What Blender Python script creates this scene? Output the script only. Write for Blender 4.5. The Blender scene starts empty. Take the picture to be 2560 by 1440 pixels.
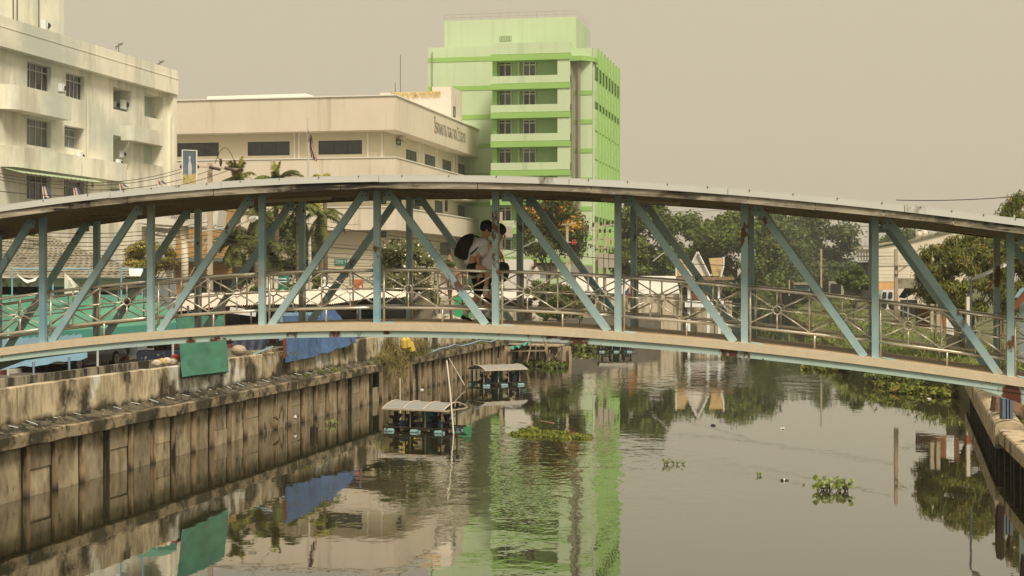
import bpy, math, random
import numpy as np
from mathutils import Vector, Matrix
from math import sin, cos, pi, radians

random.seed(7); rng = np.random.default_rng(7)
S = bpy.context.scene
COL = S.collection

# ---------------------------------------------------------------- camera, sky, sun
F, CX, HY, H = 3879.0, 1280.0, 690.0, 6.0        # focal length and horizon of the 2560 px wide photograph, eye height
cam = bpy.data.objects.new('camera', bpy.data.cameras.new('camera')); COL.objects.link(cam)
cam.location = (0, 0, H); cam.rotation_euler = (pi/2, 0, 0)
cam.data.sensor_width = 36; cam.data.lens = 36*F/2560
cam.data.shift_y = -30/2560
cam.data.clip_start = .5; cam.data.clip_end = 9000
S.camera = cam
S.view_settings.view_transform = 'Standard'; S.view_settings.look = 'None'
S.view_settings.gamma = 1; S.view_settings.use_curve_mapping = False
S.view_settings.exposure = 0.95
SUN_DIR = Vector((.42, -.75, 1.15)).normalized()
sun = bpy.data.objects.new('sun', bpy.data.lights.new('sun', 'SUN')); COL.objects.link(sun)
sun.data.energy = 2.0; sun.data.angle = radians(18); sun.data.color = (1, .88, .70)
sun.rotation_euler = (-SUN_DIR).to_track_quat('-Z', 'Y').to_euler()
W = bpy.data.worlds.new('World'); S.world = W; W.use_nodes = True
wn, wl = W.node_tree.nodes, W.node_tree.links; wn.clear()
sk = wn.new('ShaderNodeTexSky'); sk.sky_type = 'NISHITA'; sk.sun_disc = False
sk.sun_elevation = math.asin(SUN_DIR.z); sk.sun_rotation = math.atan2(SUN_DIR.x, SUN_DIR.y)
sk.dust_density = 8; sk.air_density = 1
mx = wn.new('ShaderNodeMix'); mx.data_type = 'RGBA'; mx.inputs[0].default_value = .95
mx.inputs[7].default_value = (3.28, 2.88, 2.05, 1)
bg = wn.new('ShaderNodeBackground'); bg.inputs[1].default_value = .1
wo = wn.new('ShaderNodeOutputWorld')
wl.new(sk.outputs[0], mx.inputs[6]); wl.new(mx.outputs[2], bg.inputs[0]); wl.new(bg.outputs[0], wo.inputs[0])
S.render.engine = 'CYCLES'
cy = S.cycles
cy.use_denoising = True; cy.max_bounces = 7; cy.diffuse_bounces = 3; cy.glossy_bounces = 3
cy.transparent_max_bounces = 6; cy.volume_bounces = 0; cy.caustics_reflective = False; cy.caustics_refractive = False

# ---------------------------------------------------------------- frames of reference
TH = radians(11.66); cA, sA = cos(TH), sin(TH)
def P(x, y, Y): return Vector(((x-CX)/F*Y, Y, H-(y-HY)/F*Y))
def U(u, t, z): return Vector((u*cA+t*sA, -u*sA+t*cA, z))          # u across the canal, t along it
def uY(px, u): return u/((px-CX)/F*cA-sA)                            # distance at which a sight line meets the plane u
def on_u(px, py, u):
    p = P(px, py, uY(px, u)); return (p.x*sA+p.y*cA, p.z)           # (t, z)
def on_z(px, py, z):
    Y = F*(H-z)/(py-HY); return P(px, py, Y)
def ut(p): return (p.x*cA-p.y*sA, p.x*sA+p.y*cA)

# ---------------------------------------------------------------- materials
def lin(c): return tuple((v/255/12.92 if v/255 <= .04045 else ((v/255+.055)/1.055)**2.4) for v in c)
TINT = (1.0, .88, .68)
def A(r, g, b, k=1.0):                                               # base colour from a photographed colour under the warm haze light
    return tuple(min(.86, max(.004, l/t/k)) for l, t in zip(lin((r, g, b)), TINT))
MATS = {}
def M(name, col, rough=.8, metal=0., var=.12, vs=1.5, layers=(), bump=0., bs=12., irand=0., orand=0., spec=.4,
      coord='pos', trans=0., stretch=(1, 1, 1), detail=5):
    if name in MATS: return MATS[name]
    m = bpy.data.materials.new(name); m.use_nodes = True; MATS[name] = m
    n, l = m.node_tree.nodes, m.node_tree.links
    bs_ = n['Principled BSDF']
    bs_.inputs['Roughness'].default_value = rough; bs_.inputs['Metallic'].default_value = metal
    bs_.inputs['Specular IOR Level'].default_value = spec
    if coord == 'pos':
        g = n.new('ShaderNodeNewGeometry'); src = g.outputs['Position']
    else:
        g = n.new('ShaderNodeTexCoord'); src = g.outputs['Object']
    def noise(scale, st, det=detail, seed=0):
        mp = n.new('ShaderNodeMapping'); mp.inputs['Scale'].default_value = st; mp.inputs['Location'].default_value = (seed*3.1, seed*1.7, seed)
        l.new(src, mp.inputs[0]); t = n.new('ShaderNodeTexNoise'); t.inputs['Scale'].default_value = scale
        t.inputs['Detail'].default_value = det; t.inputs['Roughness'].default_value = .62
        l.new(mp.outputs[0], t.inputs['Vector']); return t.outputs[0]
    cur = None
    mix = n.new('ShaderNodeMix'); mix.data_type = 'RGBA'
    mix.inputs[6].default_value = tuple(c*(1-var) for c in col)+(1,); mix.inputs[7].default_value = tuple(min(1, c*(1+var)) for c in col)+(1,)
    mr = n.new('ShaderNodeMapRange'); mr.inputs[1].default_value = .3; mr.inputs[2].default_value = .7
    l.new(noise(vs, stretch), mr.inputs[0]); l.new(mr.outputs[0], mix.inputs[0]); cur = mix.outputs[2]
    for k, (c2, sc, st, th, soft) in enumerate(layers):
        r = n.new('ShaderNodeMapRange'); r.inputs[1].default_value = th-soft; r.inputs[2].default_value = th+soft
        l.new(noise(sc, st, 6, k+1), r.inputs[0])
        mm = n.new('ShaderNodeMix'); mm.data_type = 'RGBA'; mm.inputs[7].default_value = tuple(c2)+(1,)
        l.new(r.outputs[0], mm.inputs[0]); l.new(cur, mm.inputs[6]); cur = mm.outputs[2]
    for amt, node, out in ((irand, 'ShaderNodeNewGeometry', 'Random Per Island'), (orand, 'ShaderNodeObjectInfo', 'Random')):
        if amt:
            q = n.new(node); r = n.new('ShaderNodeMapRange'); r.inputs[3].default_value = 1-amt; r.inputs[4].default_value = 1+amt
            l.new(q.outputs[out], r.inputs[0])
            hv = n.new('ShaderNodeHueSaturation'); l.new(r.outputs[0], hv.inputs['Value']); l.new(cur, hv.inputs['Color']); cur = hv.outputs[0]
    l.new(cur, bs_.inputs['Base Color'])
    if bump:
        bp = n.new('ShaderNodeBump'); bp.inputs['Strength'].default_value = bump; bp.inputs['Distance'].default_value = .02
        l.new(noise(bs, stretch, 6, 9), bp.inputs['Height']); l.new(bp.outputs[0], bs_.inputs['Normal'])
    if trans:
        tr = n.new('ShaderNodeBsdfTranslucent'); l.new(cur, tr.inputs[0]); ms = n.new('ShaderNodeMixShader'); ms.inputs[0].default_value = trans
        l.new(bs_.outputs[0], ms.inputs[1]); l.new(tr.outputs[0], ms.inputs[2]); l.new(ms.outputs[0], n['Material Output'].inputs[0])
    return m

# ---------------------------------------------------------------- mesh building
ORG = {}
class B:
    def __init__(s): s.v = []; s.f = []
    def add(s, vs, fs):
        k = len(s.v); s.v += [tuple(p) for p in vs]; s.f += [tuple(i+k for i in f) for f in fs]; return s
    def quad(s, a, b, c, d): return s.add([a, b, c, d], [(0, 1, 2, 3)])
    def hexa(s, p): return s.add(p, [(0, 3, 2, 1), (4, 5, 6, 7), (0, 1, 5, 4), (1, 2, 6, 5), (2, 3, 7, 6), (3, 0, 4, 7)])
    def box(s, c, d, r=0.):
        c = Vector(c); x, y, z = d[0]/2, d[1]/2, d[2]/2
        pts = [Vector((a, b, e)) for e in (-z, z) for a, b in ((-x, -y), (x, -y), (x, y), (-x, y))]
        R = Matrix.Rotation(r, 3, 'Z') if r else None
        return s.hexa([c+(R @ p if R else p) for p in pts])
    def lbox(s, f, a0, a1, z0, z1, d0, d1):
        return s.hexa([f(a, z, d) for z in (z0, z1) for a, d in ((a0, d1), (a1, d1), (a1, d0), (a0, d0))])
    def bar(s, p, q, w, h=None, up=(0, 0, 1)):
        p, q = Vector(p), Vector(q); h = h or w; d = (q-p).normalized(); up = Vector(up)
        if abs(d.dot(up)) > .98: up = Vector((0, 1, 0))
        x = d.cross(up).normalized(); z = x.cross(d).normalized()
        return s.hexa([o+x*a*w/2+z*b*h/2 for o in (p, q) for a, b in ((-1, -1), (1, -1), (1, 1), (-1, 1))])
    def tube(s, pts, r, n=6, cap=True):
        pts = [Vector(p) for p in pts]; m = len(pts); rs = r if hasattr(r, '__len__') else [r]*m
        k = len(s.v); prev = None
        for i, p in enumerate(pts):
            d = (pts[min(i+1, m-1)]-pts[max(i-1, 0)]).normalized()
            if prev is None:
                x = d.cross(Vector((0, 0, 1)))
                if x.length < .05: x = d.cross(Vector((0, 1, 0)))
            else: x = prev-d*prev.dot(d)
            x.normalize(); prev = x; y = d.cross(x)
            s.v += [tuple(p+(x*cos(a)+y*sin(a))*rs[i]) for a in [2*pi*j/n for j in range(n)]]
        for i in range(m-1):
            for j in range(n):
                a = k+i*n+j; b = k+i*n+(j+1) % n; s.f.append((a, b, b+n, a+n))
        if cap: s.f += [tuple(k+j for j in range(n))[::-1], tuple(k+(m-1)*n+j for j in range(n))]
        return s
    def torus(s, c, ax, R, r, n=14, m=6):
        ax = Vector(ax).normalized(); x = ax.orthogonal().normalized(); y = ax.cross(x); c = Vector(c); k = len(s.v)
        for i in range(n):
            a = 2*pi*i/n; d = x*cos(a)+y*sin(a)
            s.v += [tuple(c+d*(R+r*cos(b))+ax*r*sin(b)) for b in [2*pi*j/m for j in range(m)]]
        for i in range(n):
            for j in range(m):
                i2, j2 = (i+1) % n, (j+1) % m; s.f.append((k+i*m+j, k+i2*m+j, k+i2*m+j2, k+i*m+j2))
        return s
    def prism(s, poly, off):                                         # closed outline swept by a vector
        off = Vector(off); n = len(poly); vs = [Vector(p) for p in poly]+[Vector(p)+off for p in poly]
        return s.add(vs, [tuple(range(n))[::-1], tuple(range(n, 2*n))]+[(i, (i+1) % n, n+(i+1) % n, n+i) for i in range(n)])
    def grid(s, rows, close=False):
        k = len(s.v); m = len(rows[0])
        for r in rows: s.v += [tuple(p) for p in r]
        for i in range(len(rows)-1):
            for j in range(m-1): a = k+i*m+j; s.f.append((a, a+1, a+m+1, a+m))
        return s
    def ball(s, c, rx, ry=None, rz=None, n=10, m=7, jit=0.):
        ry = ry or rx; rz = rz or rx; c = Vector(c); rows = []
        for i in range(m+1):
            ph = pi*i/m; rows.append([c+Vector((rx*sin(ph)*cos(2*pi*j/n), ry*sin(ph)*sin(2*pi*j/n), rz*cos(ph)))*(1+(random.uniform(-jit, jit) if jit and j < n else 0)) for j in range(n+1)])
        for r in rows: r[-1] = r[0]
        return s.grid(rows)
    def wall(s, f, a0, a1, z0, z1, holes=(), d=0.):                  # wall sheet with openings (a0,a1,z0,z1,depth)
        xs = sorted({a0, a1, *[h[0] for h in holes], *[h[1] for h in holes]}); zs = sorted({z0, z1, *[h[2] for h in holes], *[h[3] for h in holes]})
        xs = [x for x in xs if a0 <= x <= a1]; zs = [z for z in zs if z0 <= z <= z1]
        for i in range(len(xs)-1):
            for j in range(len(zs)-1):
                x, z = (xs[i]+xs[i+1])/2, (zs[j]+zs[j+1])/2
                if any(h[0] < x < h[1] and h[2] < z < h[3] for h in holes): continue
                s.quad(f(xs[i], zs[j], d), f(xs[i+1], zs[j], d), f(xs[i+1], zs[j+1], d), f(xs[i], zs[j+1], d))
        for h in holes:
            a, b, c, e, dp = h[:5]
            for (x0, y0), (x1, y1) in (((a, c), (b, c)), ((b, c), (b, e)), ((b, e), (a, e)), ((a, e), (a, c))):
                s.quad(f(x0, y0, d), f(x1, y1, d), f(x1, y1, d-dp), f(x0, y0, d-dp))
        return s
    def build(s, name, mat, parent=None, loc=None, smooth=False, **kw):
        me = bpy.data.meshes.new(name)
        org = Vector((0, 0, 0))
        if parent is not None: org = ORG[parent.name]
        elif loc is not None: org = Vector(loc)
        elif not kw.get('raw'):
            v = np.array(s.v); org = Vector((v[:, 0].mean(), v[:, 1].mean(), v[:, 2].min()))
        v = np.array(s.v, dtype=float)-np.array(org)
        me.from_pydata(v.tolist(), [], s.f)
        me.materials.append(mat)
        if smooth: me.polygons.foreach_set('use_smooth', [True]*len(me.polygons))
        o = bpy.data.objects.new(name, me); COL.objects.link(o)
        if parent is not None: o.parent = parent
        else: o.location = org
        ORG[o.name] = org
        tag(o, **{k: v for k, v in kw.items() if k in ('label', 'cat', 'group', 'kind')})
        return o
def tag(o, label=None, cat=None, group=None, kind=None):
    if label: o['label'] = label
    if cat: o['category'] = cat
    if group: o['group'] = group
    if kind: o['kind'] = kind
    return o
def thing(name, loc, label, cat, group=None):
    o = bpy.data.objects.new(name, None); COL.objects.link(o); o.location = loc; o.empty_display_size = .3
    ORG[o.name] = Vector(loc); return tag(o, label, cat, group)
def struct(b, name, mat, **kw): return b.build(name, mat, raw=True, loc=(0, 0, 0), kind='structure', **kw)
def copy_tree(o, parent=None):
    c = o.copy(); COL.objects.link(c)
    if parent is not None: c.parent = parent
    for ch in list(o.children): copy_tree(ch, c)
    return c
def dup(root, loc, rz=0, label=None, sc=None):
    c = copy_tree(root); c.location = loc; c.rotation_euler = (0, 0, rz)
    if sc: c.scale = sc
    if label: c['label'] = label
    return c
def text(txt, size, name, mat, parent, origin, xdir, zdir, ext=.02, width=None, height=None):
    cu = bpy.data.curves.new(name, 'FONT'); cu.body = txt; cu.size = size; cu.extrude = ext; cu.resolution_u = 3
    o = bpy.data.objects.new(name+'_src', cu); COL.objects.link(o)
    dg = bpy.context.evaluated_depsgraph_get(); me = bpy.data.meshes.new_from_object(o.evaluated_get(dg)); bpy.data.objects.remove(o)
    n = len(me.vertices); v = np.zeros(n*3); me.vertices.foreach_get('co', v); v = v.reshape(-1, 3)
    if n:
        v[:, 0] -= v[:, 0].min()
        if width: v[:, 0] *= width/v[:, 0].max()
        if height: v[:, 1] *= height/(v[:, 1].max())
    X, Z = Vector(xdir).normalized(), Vector(zdir).normalized(); N = X.cross(Z)
    org = ORG[parent.name] if parent is not None else Vector((0, 0, 0))
    w = np.array(origin)-np.array(org)+v[:, :1]*np.array(X)+v[:, 1:2]*np.array(Z)+v[:, 2:3]*np.array(N)
    me.vertices.foreach_set('co', w.ravel()); me.update(); me.name = name
    me.materials.clear(); me.materials.append(mat)
    ob = bpy.data.objects.new(name, me); COL.objects.link(ob); ob.parent = parent; ORG[ob.name] = org
    return ob
def window(parent, f, a0, a1, z0, z1, d, nx=2, tr=None, fw=.05, mf=None, mg=None, name='window'):
    b = B()
    b.lbox(f, a0, a0+fw, z0, z1, d, d+.05).lbox(f, a1-fw, a1, z0, z1, d, d+.05).lbox(f, a0+fw, a1-fw, z0, z0+fw, d, d+.05).lbox(f, a0+fw, a1-fw, z1-fw, z1, d, d+.05)
    for i in range(1, nx):
        x = a0+(a1-a0)*i/nx; b.lbox(f, x-fw/2, x+fw/2, z0+fw, z1-fw, d, d+.045)
    if tr: z = z0+(z1-z0)*tr; b.lbox(f, a0+fw, a1-fw, z-fw/2, z+fw/2, d, d+.055)
    w = b.build(name, mf, parent)
    B().lbox(f, a0+.01, a1-.01, z0+.01, z1-.01, d-.02, d+.01).build('pane', mg, w)
    return w
# foliage: many leaf-sized faces through the volume of clumps
def leafmesh(name, mat, clumps, n, size, parent=None, asp=.55, up=.3, flat=.5, droop=0., raw=True, **kw):
    c = np.array([k[:3] for k in clumps]); r = np.array([k[3:6] if len(k) >= 6 else (k[3],)*3 for k in clumps]); w = r.prod(1)**(2/3.); w /= w.sum()
    idx = rng.choice(len(clumps), n, p=w)
    d = rng.normal(size=(n, 3)); d /= np.linalg.norm(d, axis=1)[:, None]
    rad = rng.random(n)**flat
    p = c[idx]+d*r[idx]*rad[:, None]*(1+.12*rng.normal(size=(n, 1)))
    nrm = d*.6+rng.normal(size=(n, 3))*.6; nrm[:, 2] += up; nrm /= np.linalg.norm(nrm, axis=1)[:, None]
    t = rng.normal(size=(n, 3)); t[:, 2] -= droop; t -= nrm*(t*nrm).sum(1)[:, None]; t /= np.linalg.norm(t, axis=1)[:, None]
    q = np.cross(nrm, t); s = size*(.6+.8*rng.random(n))[:, None]
    v = np.stack([p-t*s/2, p+q*s*asp/2-t*s*.05, p+t*s/2, p-q*s*asp/2-t*s*.05], 1).reshape(-1, 3)
    b = B(); b.v = v; me = bpy.data.meshes.new(name)
    org = np.array(ORG[parent.name]) if parent is not None else np.array([c[:, 0].mean(), c[:, 1].mean(), (c[:, 2]-r[:, 2]).min()])
    v = v-org
    me.vertices.add(4*n); me.vertices.foreach_set('co', v.ravel())
    me.loops.add(4*n); me.loops.foreach_set('vertex_index', np.arange(4*n, dtype=np.int32))
    me.polygons.add(n); me.polygons.foreach_set('loop_start', np.arange(0, 4*n, 4, dtype=np.int32)); me.polygons.foreach_set('loop_total', np.full(n, 4, dtype=np.int32))
    me.update(calc_edges=True); me.materials.append(mat)
    o = bpy.data.objects.new(name, me); COL.objects.link(o); o.parent = parent
    if parent is None: o.location = org
    ORG[o.name] = Vector(org); tag(o, **kw); return o
def crown(cx, cy, cz, rx, ry, rz, k, cr, jit=.25, lo=-.5, fl=.7):
    out = []
    for _ in range(k):
        a = random.uniform(0, 2*pi); e = math.asin(random.uniform(lo, 1)); q = random.uniform(.45, 1)**.6
        s = cr*random.uniform(.6, 1.35)
        out.append((cx+rx*q*cos(a)*cos(e), cy+ry*q*sin(a)*cos(e), cz+rz*q*sin(e), s, s, s*fl))
    return out
def zband(m, col, z0, z1, amp=.3, sc=(1.5, 1.5, .4), scale=2.):      # a stain that follows the height above the water, with a ragged edge
    n, l = m.node_tree.nodes, m.node_tree.links; b = n['Principled BSDF']; src = b.inputs['Base Color'].links[0].from_socket
    g = n.new('ShaderNodeNewGeometry'); sp = n.new('ShaderNodeSeparateXYZ'); l.new(g.outputs['Position'], sp.inputs[0])
    mp = n.new('ShaderNodeMapping'); mp.inputs['Scale'].default_value = sc; l.new(g.outputs['Position'], mp.inputs[0])
    t = n.new('ShaderNodeTexNoise'); t.inputs['Scale'].default_value = scale; t.inputs['Detail'].default_value = 6; l.new(mp.outputs[0], t.inputs['Vector'])
    a = n.new('ShaderNodeMath'); a.operation = 'MULTIPLY_ADD'; l.new(t.outputs[0], a.inputs[0]); a.inputs[1].default_value = amp*2; l.new(sp.outputs[2], a.inputs[2])
    r = n.new('ShaderNodeMapRange'); r.inputs[1].default_value = z0+amp; r.inputs[2].default_value = z1+amp; l.new(a.outputs[0], r.inputs[0])
    mm = n.new('ShaderNodeMix'); mm.data_type = 'RGBA'; mm.inputs[6].default_value = tuple(col)+(1,)
    l.new(r.outputs[0], mm.inputs[0]); l.new(src, mm.inputs[7]); l.new(mm.outputs[2], b.inputs['Base Color'])
    return m
BROWN = (.035, .026, .015); MOSS = (.045, .042, .018)
m_plaster = M('old plaster', A(196, 172, 128, .95), vs=1.2, var=.16, bump=.5, bs=6, layers=(
    (A(208, 196, 165, .9), .22, (1, 1, 1), .555, .015), ((.17, .13, .075), 1.1, (1.2, 1.2, .5), .56, .10), ((.04, .034, .02), .5, (1.1, 1.1, .9), .56, .04), ((.20, .155, .09), 5, (1.3, 1.3, .2), .60, .12)))
zband(m_plaster, (.035, .032, .016), 1.95, 2.12, .28, (1.2, 1.2, .6), 1.6)
m_beam = M('mossy beam concrete', A(150, 128, 92), vs=2, var=.25, bump=.6, bs=9, layers=(
    ((.05, .043, .025), .9, (1, 1, 1.6), .50, .06), ((.02, .018, .010), 2.2, (1, 1, .7), .58, .05), ((.045, .05, .015), 3, (1, 1, 1), .63, .05)))
m_panel = M('wet panel concrete', A(158, 138, 102, .9), vs=1.3, var=.2, bump=.5, bs=14, orand=.2, layers=(
    (A(178, 156, 112, .95), .7, (1, 1, .8), .58, .05), ((.15, .105, .055), 1.3, (1.6, 1.6, .6), .56, .12), ((.36, .32, .24), 30, (1, 1, 1), .70, .03), ((.03, .025, .012), 1.5, (1.4, 1.4, .7), .63, .05)))
zband(m_panel, (.028, .024, .012), -.16, .04, .12, (1.5, 1.5, 1), 2)
m_pile = M('rusty pile', A(148, 120, 84, .9), vs=2, var=.25, bump=.5, orand=.2, layers=(((.10, .055, .03), 2, (2, 2, .2), .62, .06), ((.02, .017, .01), 1.2, (2, 2, .3), .58, .06)))
zband(m_pile, (.02, .018, .01), -.02, .3, .2)
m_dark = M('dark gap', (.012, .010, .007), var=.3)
m_earth = M('earth', (.16, .125, .08), vs=.6, var=.3, bump=.5, layers=(((.07, .075, .03), .25, (1, 1, 1), .52, .08),))
m_asph = M('asphalt', (.16, .145, .12), vs=.5, var=.15, bump=.3, bs=30, layers=(((.09, .08, .06), .3, (1, 1, 1), .6, .08),))
m_grassg = M('grassy ground', (.085, .10, .03), vs=.35, var=.35, bump=.6, bs=4, layers=(((.15, .13, .05), .2, (1, 1, 1), .56, .08),))

# water
mw = bpy.data.materials.new('canal water'); mw.use_nodes = True; n, l = mw.node_tree.nodes, mw.node_tree.links; b_ = n['Principled BSDF']
b_.inputs['Base Color'].default_value = (.030, .028, .012, 1); b_.inputs['Roughness'].default_value = .015; b_.inputs['IOR'].default_value = 1.9; b_.inputs['Coat Weight'].default_value = .38; b_.inputs['Coat Roughness'].default_value = .015; b_.inputs['Coat IOR'].default_value = 1.5
g = n.new('ShaderNodeNewGeometry')
def wnoise(sc, st, det=2., rough=.5, loc=(0, 0, 0), rz=0.):
    mp = n.new('ShaderNodeMapping'); mp.inputs['Scale'].default_value = st; mp.inputs['Location'].default_value = loc; mp.inputs['Rotation'].default_value = (0, 0, rz)
    l.new(g.outputs['Position'], mp.inputs[0]); t = n.new('ShaderNodeTexNoise'); t.inputs['Scale'].default_value = sc; t.inputs['Detail'].default_value = det
    t.inputs['Roughness'].default_value = rough; l.new(mp.outputs[0], t.inputs['Vector']); return t.outputs[0]
def math_(op, a, b, c=None):
    q = n.new('ShaderNodeMath'); q.operation = op
    for i, v in enumerate((a, b, c)):
        if v is None: continue
        if isinstance(v, (int, float)): q.inputs[i].default_value = v
        else: l.new(v, q.inputs[i])
    return q.outputs[0]
sp = n.new('ShaderNodeSeparateXYZ'); l.new(g.outputs['Position'], sp.inputs[0])
def blob(cx, cy, rx, ry):                                            # water stirred round a point: 1 at the middle, 0 outside
    a = math_('MULTIPLY', math_('SUBTRACT', sp.outputs[0], cx), 1/rx); c = math_('MULTIPLY', math_('SUBTRACT', sp.outputs[1], cy), 1/ry)
    d = math_('SQRT', math_('ADD', math_('MULTIPLY', a, a), math_('MULTIPLY', c, c)), 0.); 
    q = n.new('ShaderNodeMapRange'); q.interpolation_type = 'SMOOTHSTEP'; q.inputs[1].default_value = 1; q.inputs[2].default_value = .25; l.new(d, q.inputs[0]); return q.outputs[0]
w1 = wnoise(1.7, (1, .75, 1), 2.5, .55); w2 = wnoise(.55, (1, .6, 1), 1.5, .5, (5, 3, 0), .3)
mask = wnoise(.06, (1, .5, 1), 1, .5, (2, 9, 0)); mr = n.new('ShaderNodeMapRange'); mr.inputs[1].default_value = .46; mr.inputs[2].default_value = .66; l.new(mask, mr.inputs[0])
stir = math_('MAXIMUM', blob(1.5, 50, 7, 17), math_('MAXIMUM', blob(4, 88, 12, 16), blob(14, 96, 11, 20)))
amt = math_('MINIMUM', math_('ADD', math_('MULTIPLY', stir, .38), math_('MULTIPLY', mr.outputs[0], .08)), .75)
amt = math_('ADD', amt, .035)
hgt = math_('MULTIPLY', math_('ADD', math_('MULTIPLY', w1, .6), w2), amt)
bp = n.new('ShaderNodeBump'); bp.inputs['Distance'].default_value = .05; bp.inputs['Strength'].default_value = 1.; l.new(hgt, bp.inputs['Height']); l.new(bp.outputs[0], b_.inputs['Normal']); l.new(bp.outputs[0], b_.inputs['Coat Normal'])

# shore lines, left and right, from near to far
LS = [U(-21.35, -30, 0), U(-21.35, 101.5, 0), on_z(1300, 893, 0), on_z(1440, 868, 0), P(1690, 835, 160).xy.to_3d(), P(1810, 800, 211).xy.to_3d(), P(1850, 760, 332).xy.to_3d(), P(1920, 735, 520).xy.to_3d()]
RS = [U(5.1, -30, 0), U(5.1, 48, 0), U(5.5, 66, 0), on_z(2413, 997, 0), on_z(2392, 988, 0), on_z(2190, 958, 0), on_z(2110, 925, 0), on_z(2025, 852, 0), on_z(1973, 807, 0), on_z(2037, 760, 0), on_z(2010, 738, 0)]
struct(B().quad((-70, -60, 0), (70, -60, 0), (120, 560, 0), (-70, 560, 0)), 'water', mw)
struct(B().quad((-70, -60, -2.2), (70, -60, -2.2), (120, 560, -2.2), (-70, 560, -2.2)), 'canal_bed', m_earth)
GL, GR = 2.4, 1.15
def land(pts, side, z, name, mat, foot=-2.2):
    b = B(); q = [Vector((p.x, p.y, z)) for p in pts]; far = [Vector((side*1450, p.y, z)) for i, p in enumerate(q)]
    for i in range(len(q)-1):
        b.quad(*( (q[i], q[i+1], far[i+1], far[i]) if side < 0 else (q[i], far[i], far[i+1], q[i+1]) ))
        a, c = q[i], q[i+1]; b.quad((a.x, a.y, foot), (c.x, c.y, foot), c, a)
    return struct(b, name, mat)
LS2 = [U(-22.1, -30, 0), U(-22.1, 101.5, 0)]+LS[2:]
RS2 = [U(5.9, -30, 0), U(5.9, 48, 0), U(6.1, 66, 0)]+RS[3:]
land(LS2, -1, GL, 'ground', m_asph); land(RS2, 1, GR, 'grass_verge', m_grassg)
b = B(); yl, yr = LS[-1], RS[-1]
b.quad((-1450, yl.y, 1.1), (1450, yr.y, 1.1), (1450, 1400, 1.1), (-1450, 1400, 1.1)); struct(b, 'far_ground', m_grassg)

# ---------------------------------------------------------------- left retaining wall
T0, T1 = 26., 101.4
wall = thing('retaining_wall', U(-21.5, 60, 0), 'long weathered concrete canal wall with piles, ledge beam and plaster parapet on the left bank', 'wall')
ux = lambda u: (lambda t, z, d: U(u+d, t, z))
b = B(); ts = np.arange(T0, 101, 2.5)
segs = [(26, 34.2), (34.25, 46.9), (46.95, 58.2), (58.25, 66.1), (66.15, 71.5)]
for i, (a, c) in enumerate(segs):
    q = B(); n_ = int((c-a)/.8); rows = []
    zt, zo = 1.78+random.uniform(-.015, .015), random.uniform(-.02, .02)
    for k in range(n_+1):
        t = a+(c-a)*k/n_; j = random.uniform(-.012, .012)
        rows.append([U(-21.85, t, zt+j), U(-21.12+zo, t, zt+j), U(-21.09+zo, t, zt-.03+j), U(-21.09+zo, t, 1.45+j*2), U(-21.13+zo, t, 1.42+j), U(-21.6, t, 1.42+j)])
    q.grid(rows); q.add(rows[0], [(5, 4, 3, 2, 1, 0)]).add(rows[-1], [(0, 1, 2, 3, 4, 5)]); q.build('capping_beam', m_beam, wall)
for a, c in ((77.5, 90), (90.05, 101.3)):                             # the beam goes on past the grass tuft
    B().lbox(ux(0), a, c, 1.46, 1.80, -21.8, -21.1).build('capping_beam', m_beam, wall)
# plaster parapet in three pours, and the rubble strip at its foot
for a, c, zt in ((26, 47.2, 2.97), (47.2, 56.4, 2.94), (56.4, 64.3, 2.94), (64.3, 101.3, 3.02)):
    q = B(); n_ = max(4, int((c-a)/.7)); rows = []
    for k in range(n_+1):
        t = a+(c-a)*k/n_; j = random.uniform(-.006, .006)
        rows.append([U(-22.08, t, 1.5), U(-22.08, t, zt+j), U(-21.83, t, zt+j), U(-21.81, t, zt-.02+j), U(-21.80+random.uniform(-.01, .01), t, 2.3), U(-21.78, t, 1.75)])
    q.grid(rows); q.add(rows[0], [(5, 4, 3, 2, 1, 0)]).add(rows[-1], [(0, 1, 2, 3, 4, 5)]); q.build('parapet', m_plaster, wall)
m_rub = M('rubble', (.10, .085, .055), vs=4, var=.5, bump=.9, bs=9, layers=(((.022, .02, .012), 2, (1, 1, 1), .52, .06), ((.3, .27, .2), 5, (1, 1, 1), .64, .04)))
q = B(); rows = []
for k in range(360):
    t = 26+75.2*k/359; rows.append([U(-21.80, t, 1.93+random.uniform(-.07, .09)), U(-21.6, t, 1.86+random.uniform(-.07, .07)), U(-21.42, t, 1.80+random.uniform(-.02, .05)), U(-21.22+random.uniform(-.06, .04), t, 1.785)])
q.grid(rows).build('rubble_strip', m_rub, wall)
B().lbox(ux(0), T0, T1, -1.5, 1.5, -21.75, -21.62).build('backing', m_dark, wall)  # near-black sheet: the shadow behind the gaps is put into its colour
pile_t = [38.4+1.6*k for k in range(-8, 25)]+[77.6+1.15*k for k in range(0, 21)]
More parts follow.
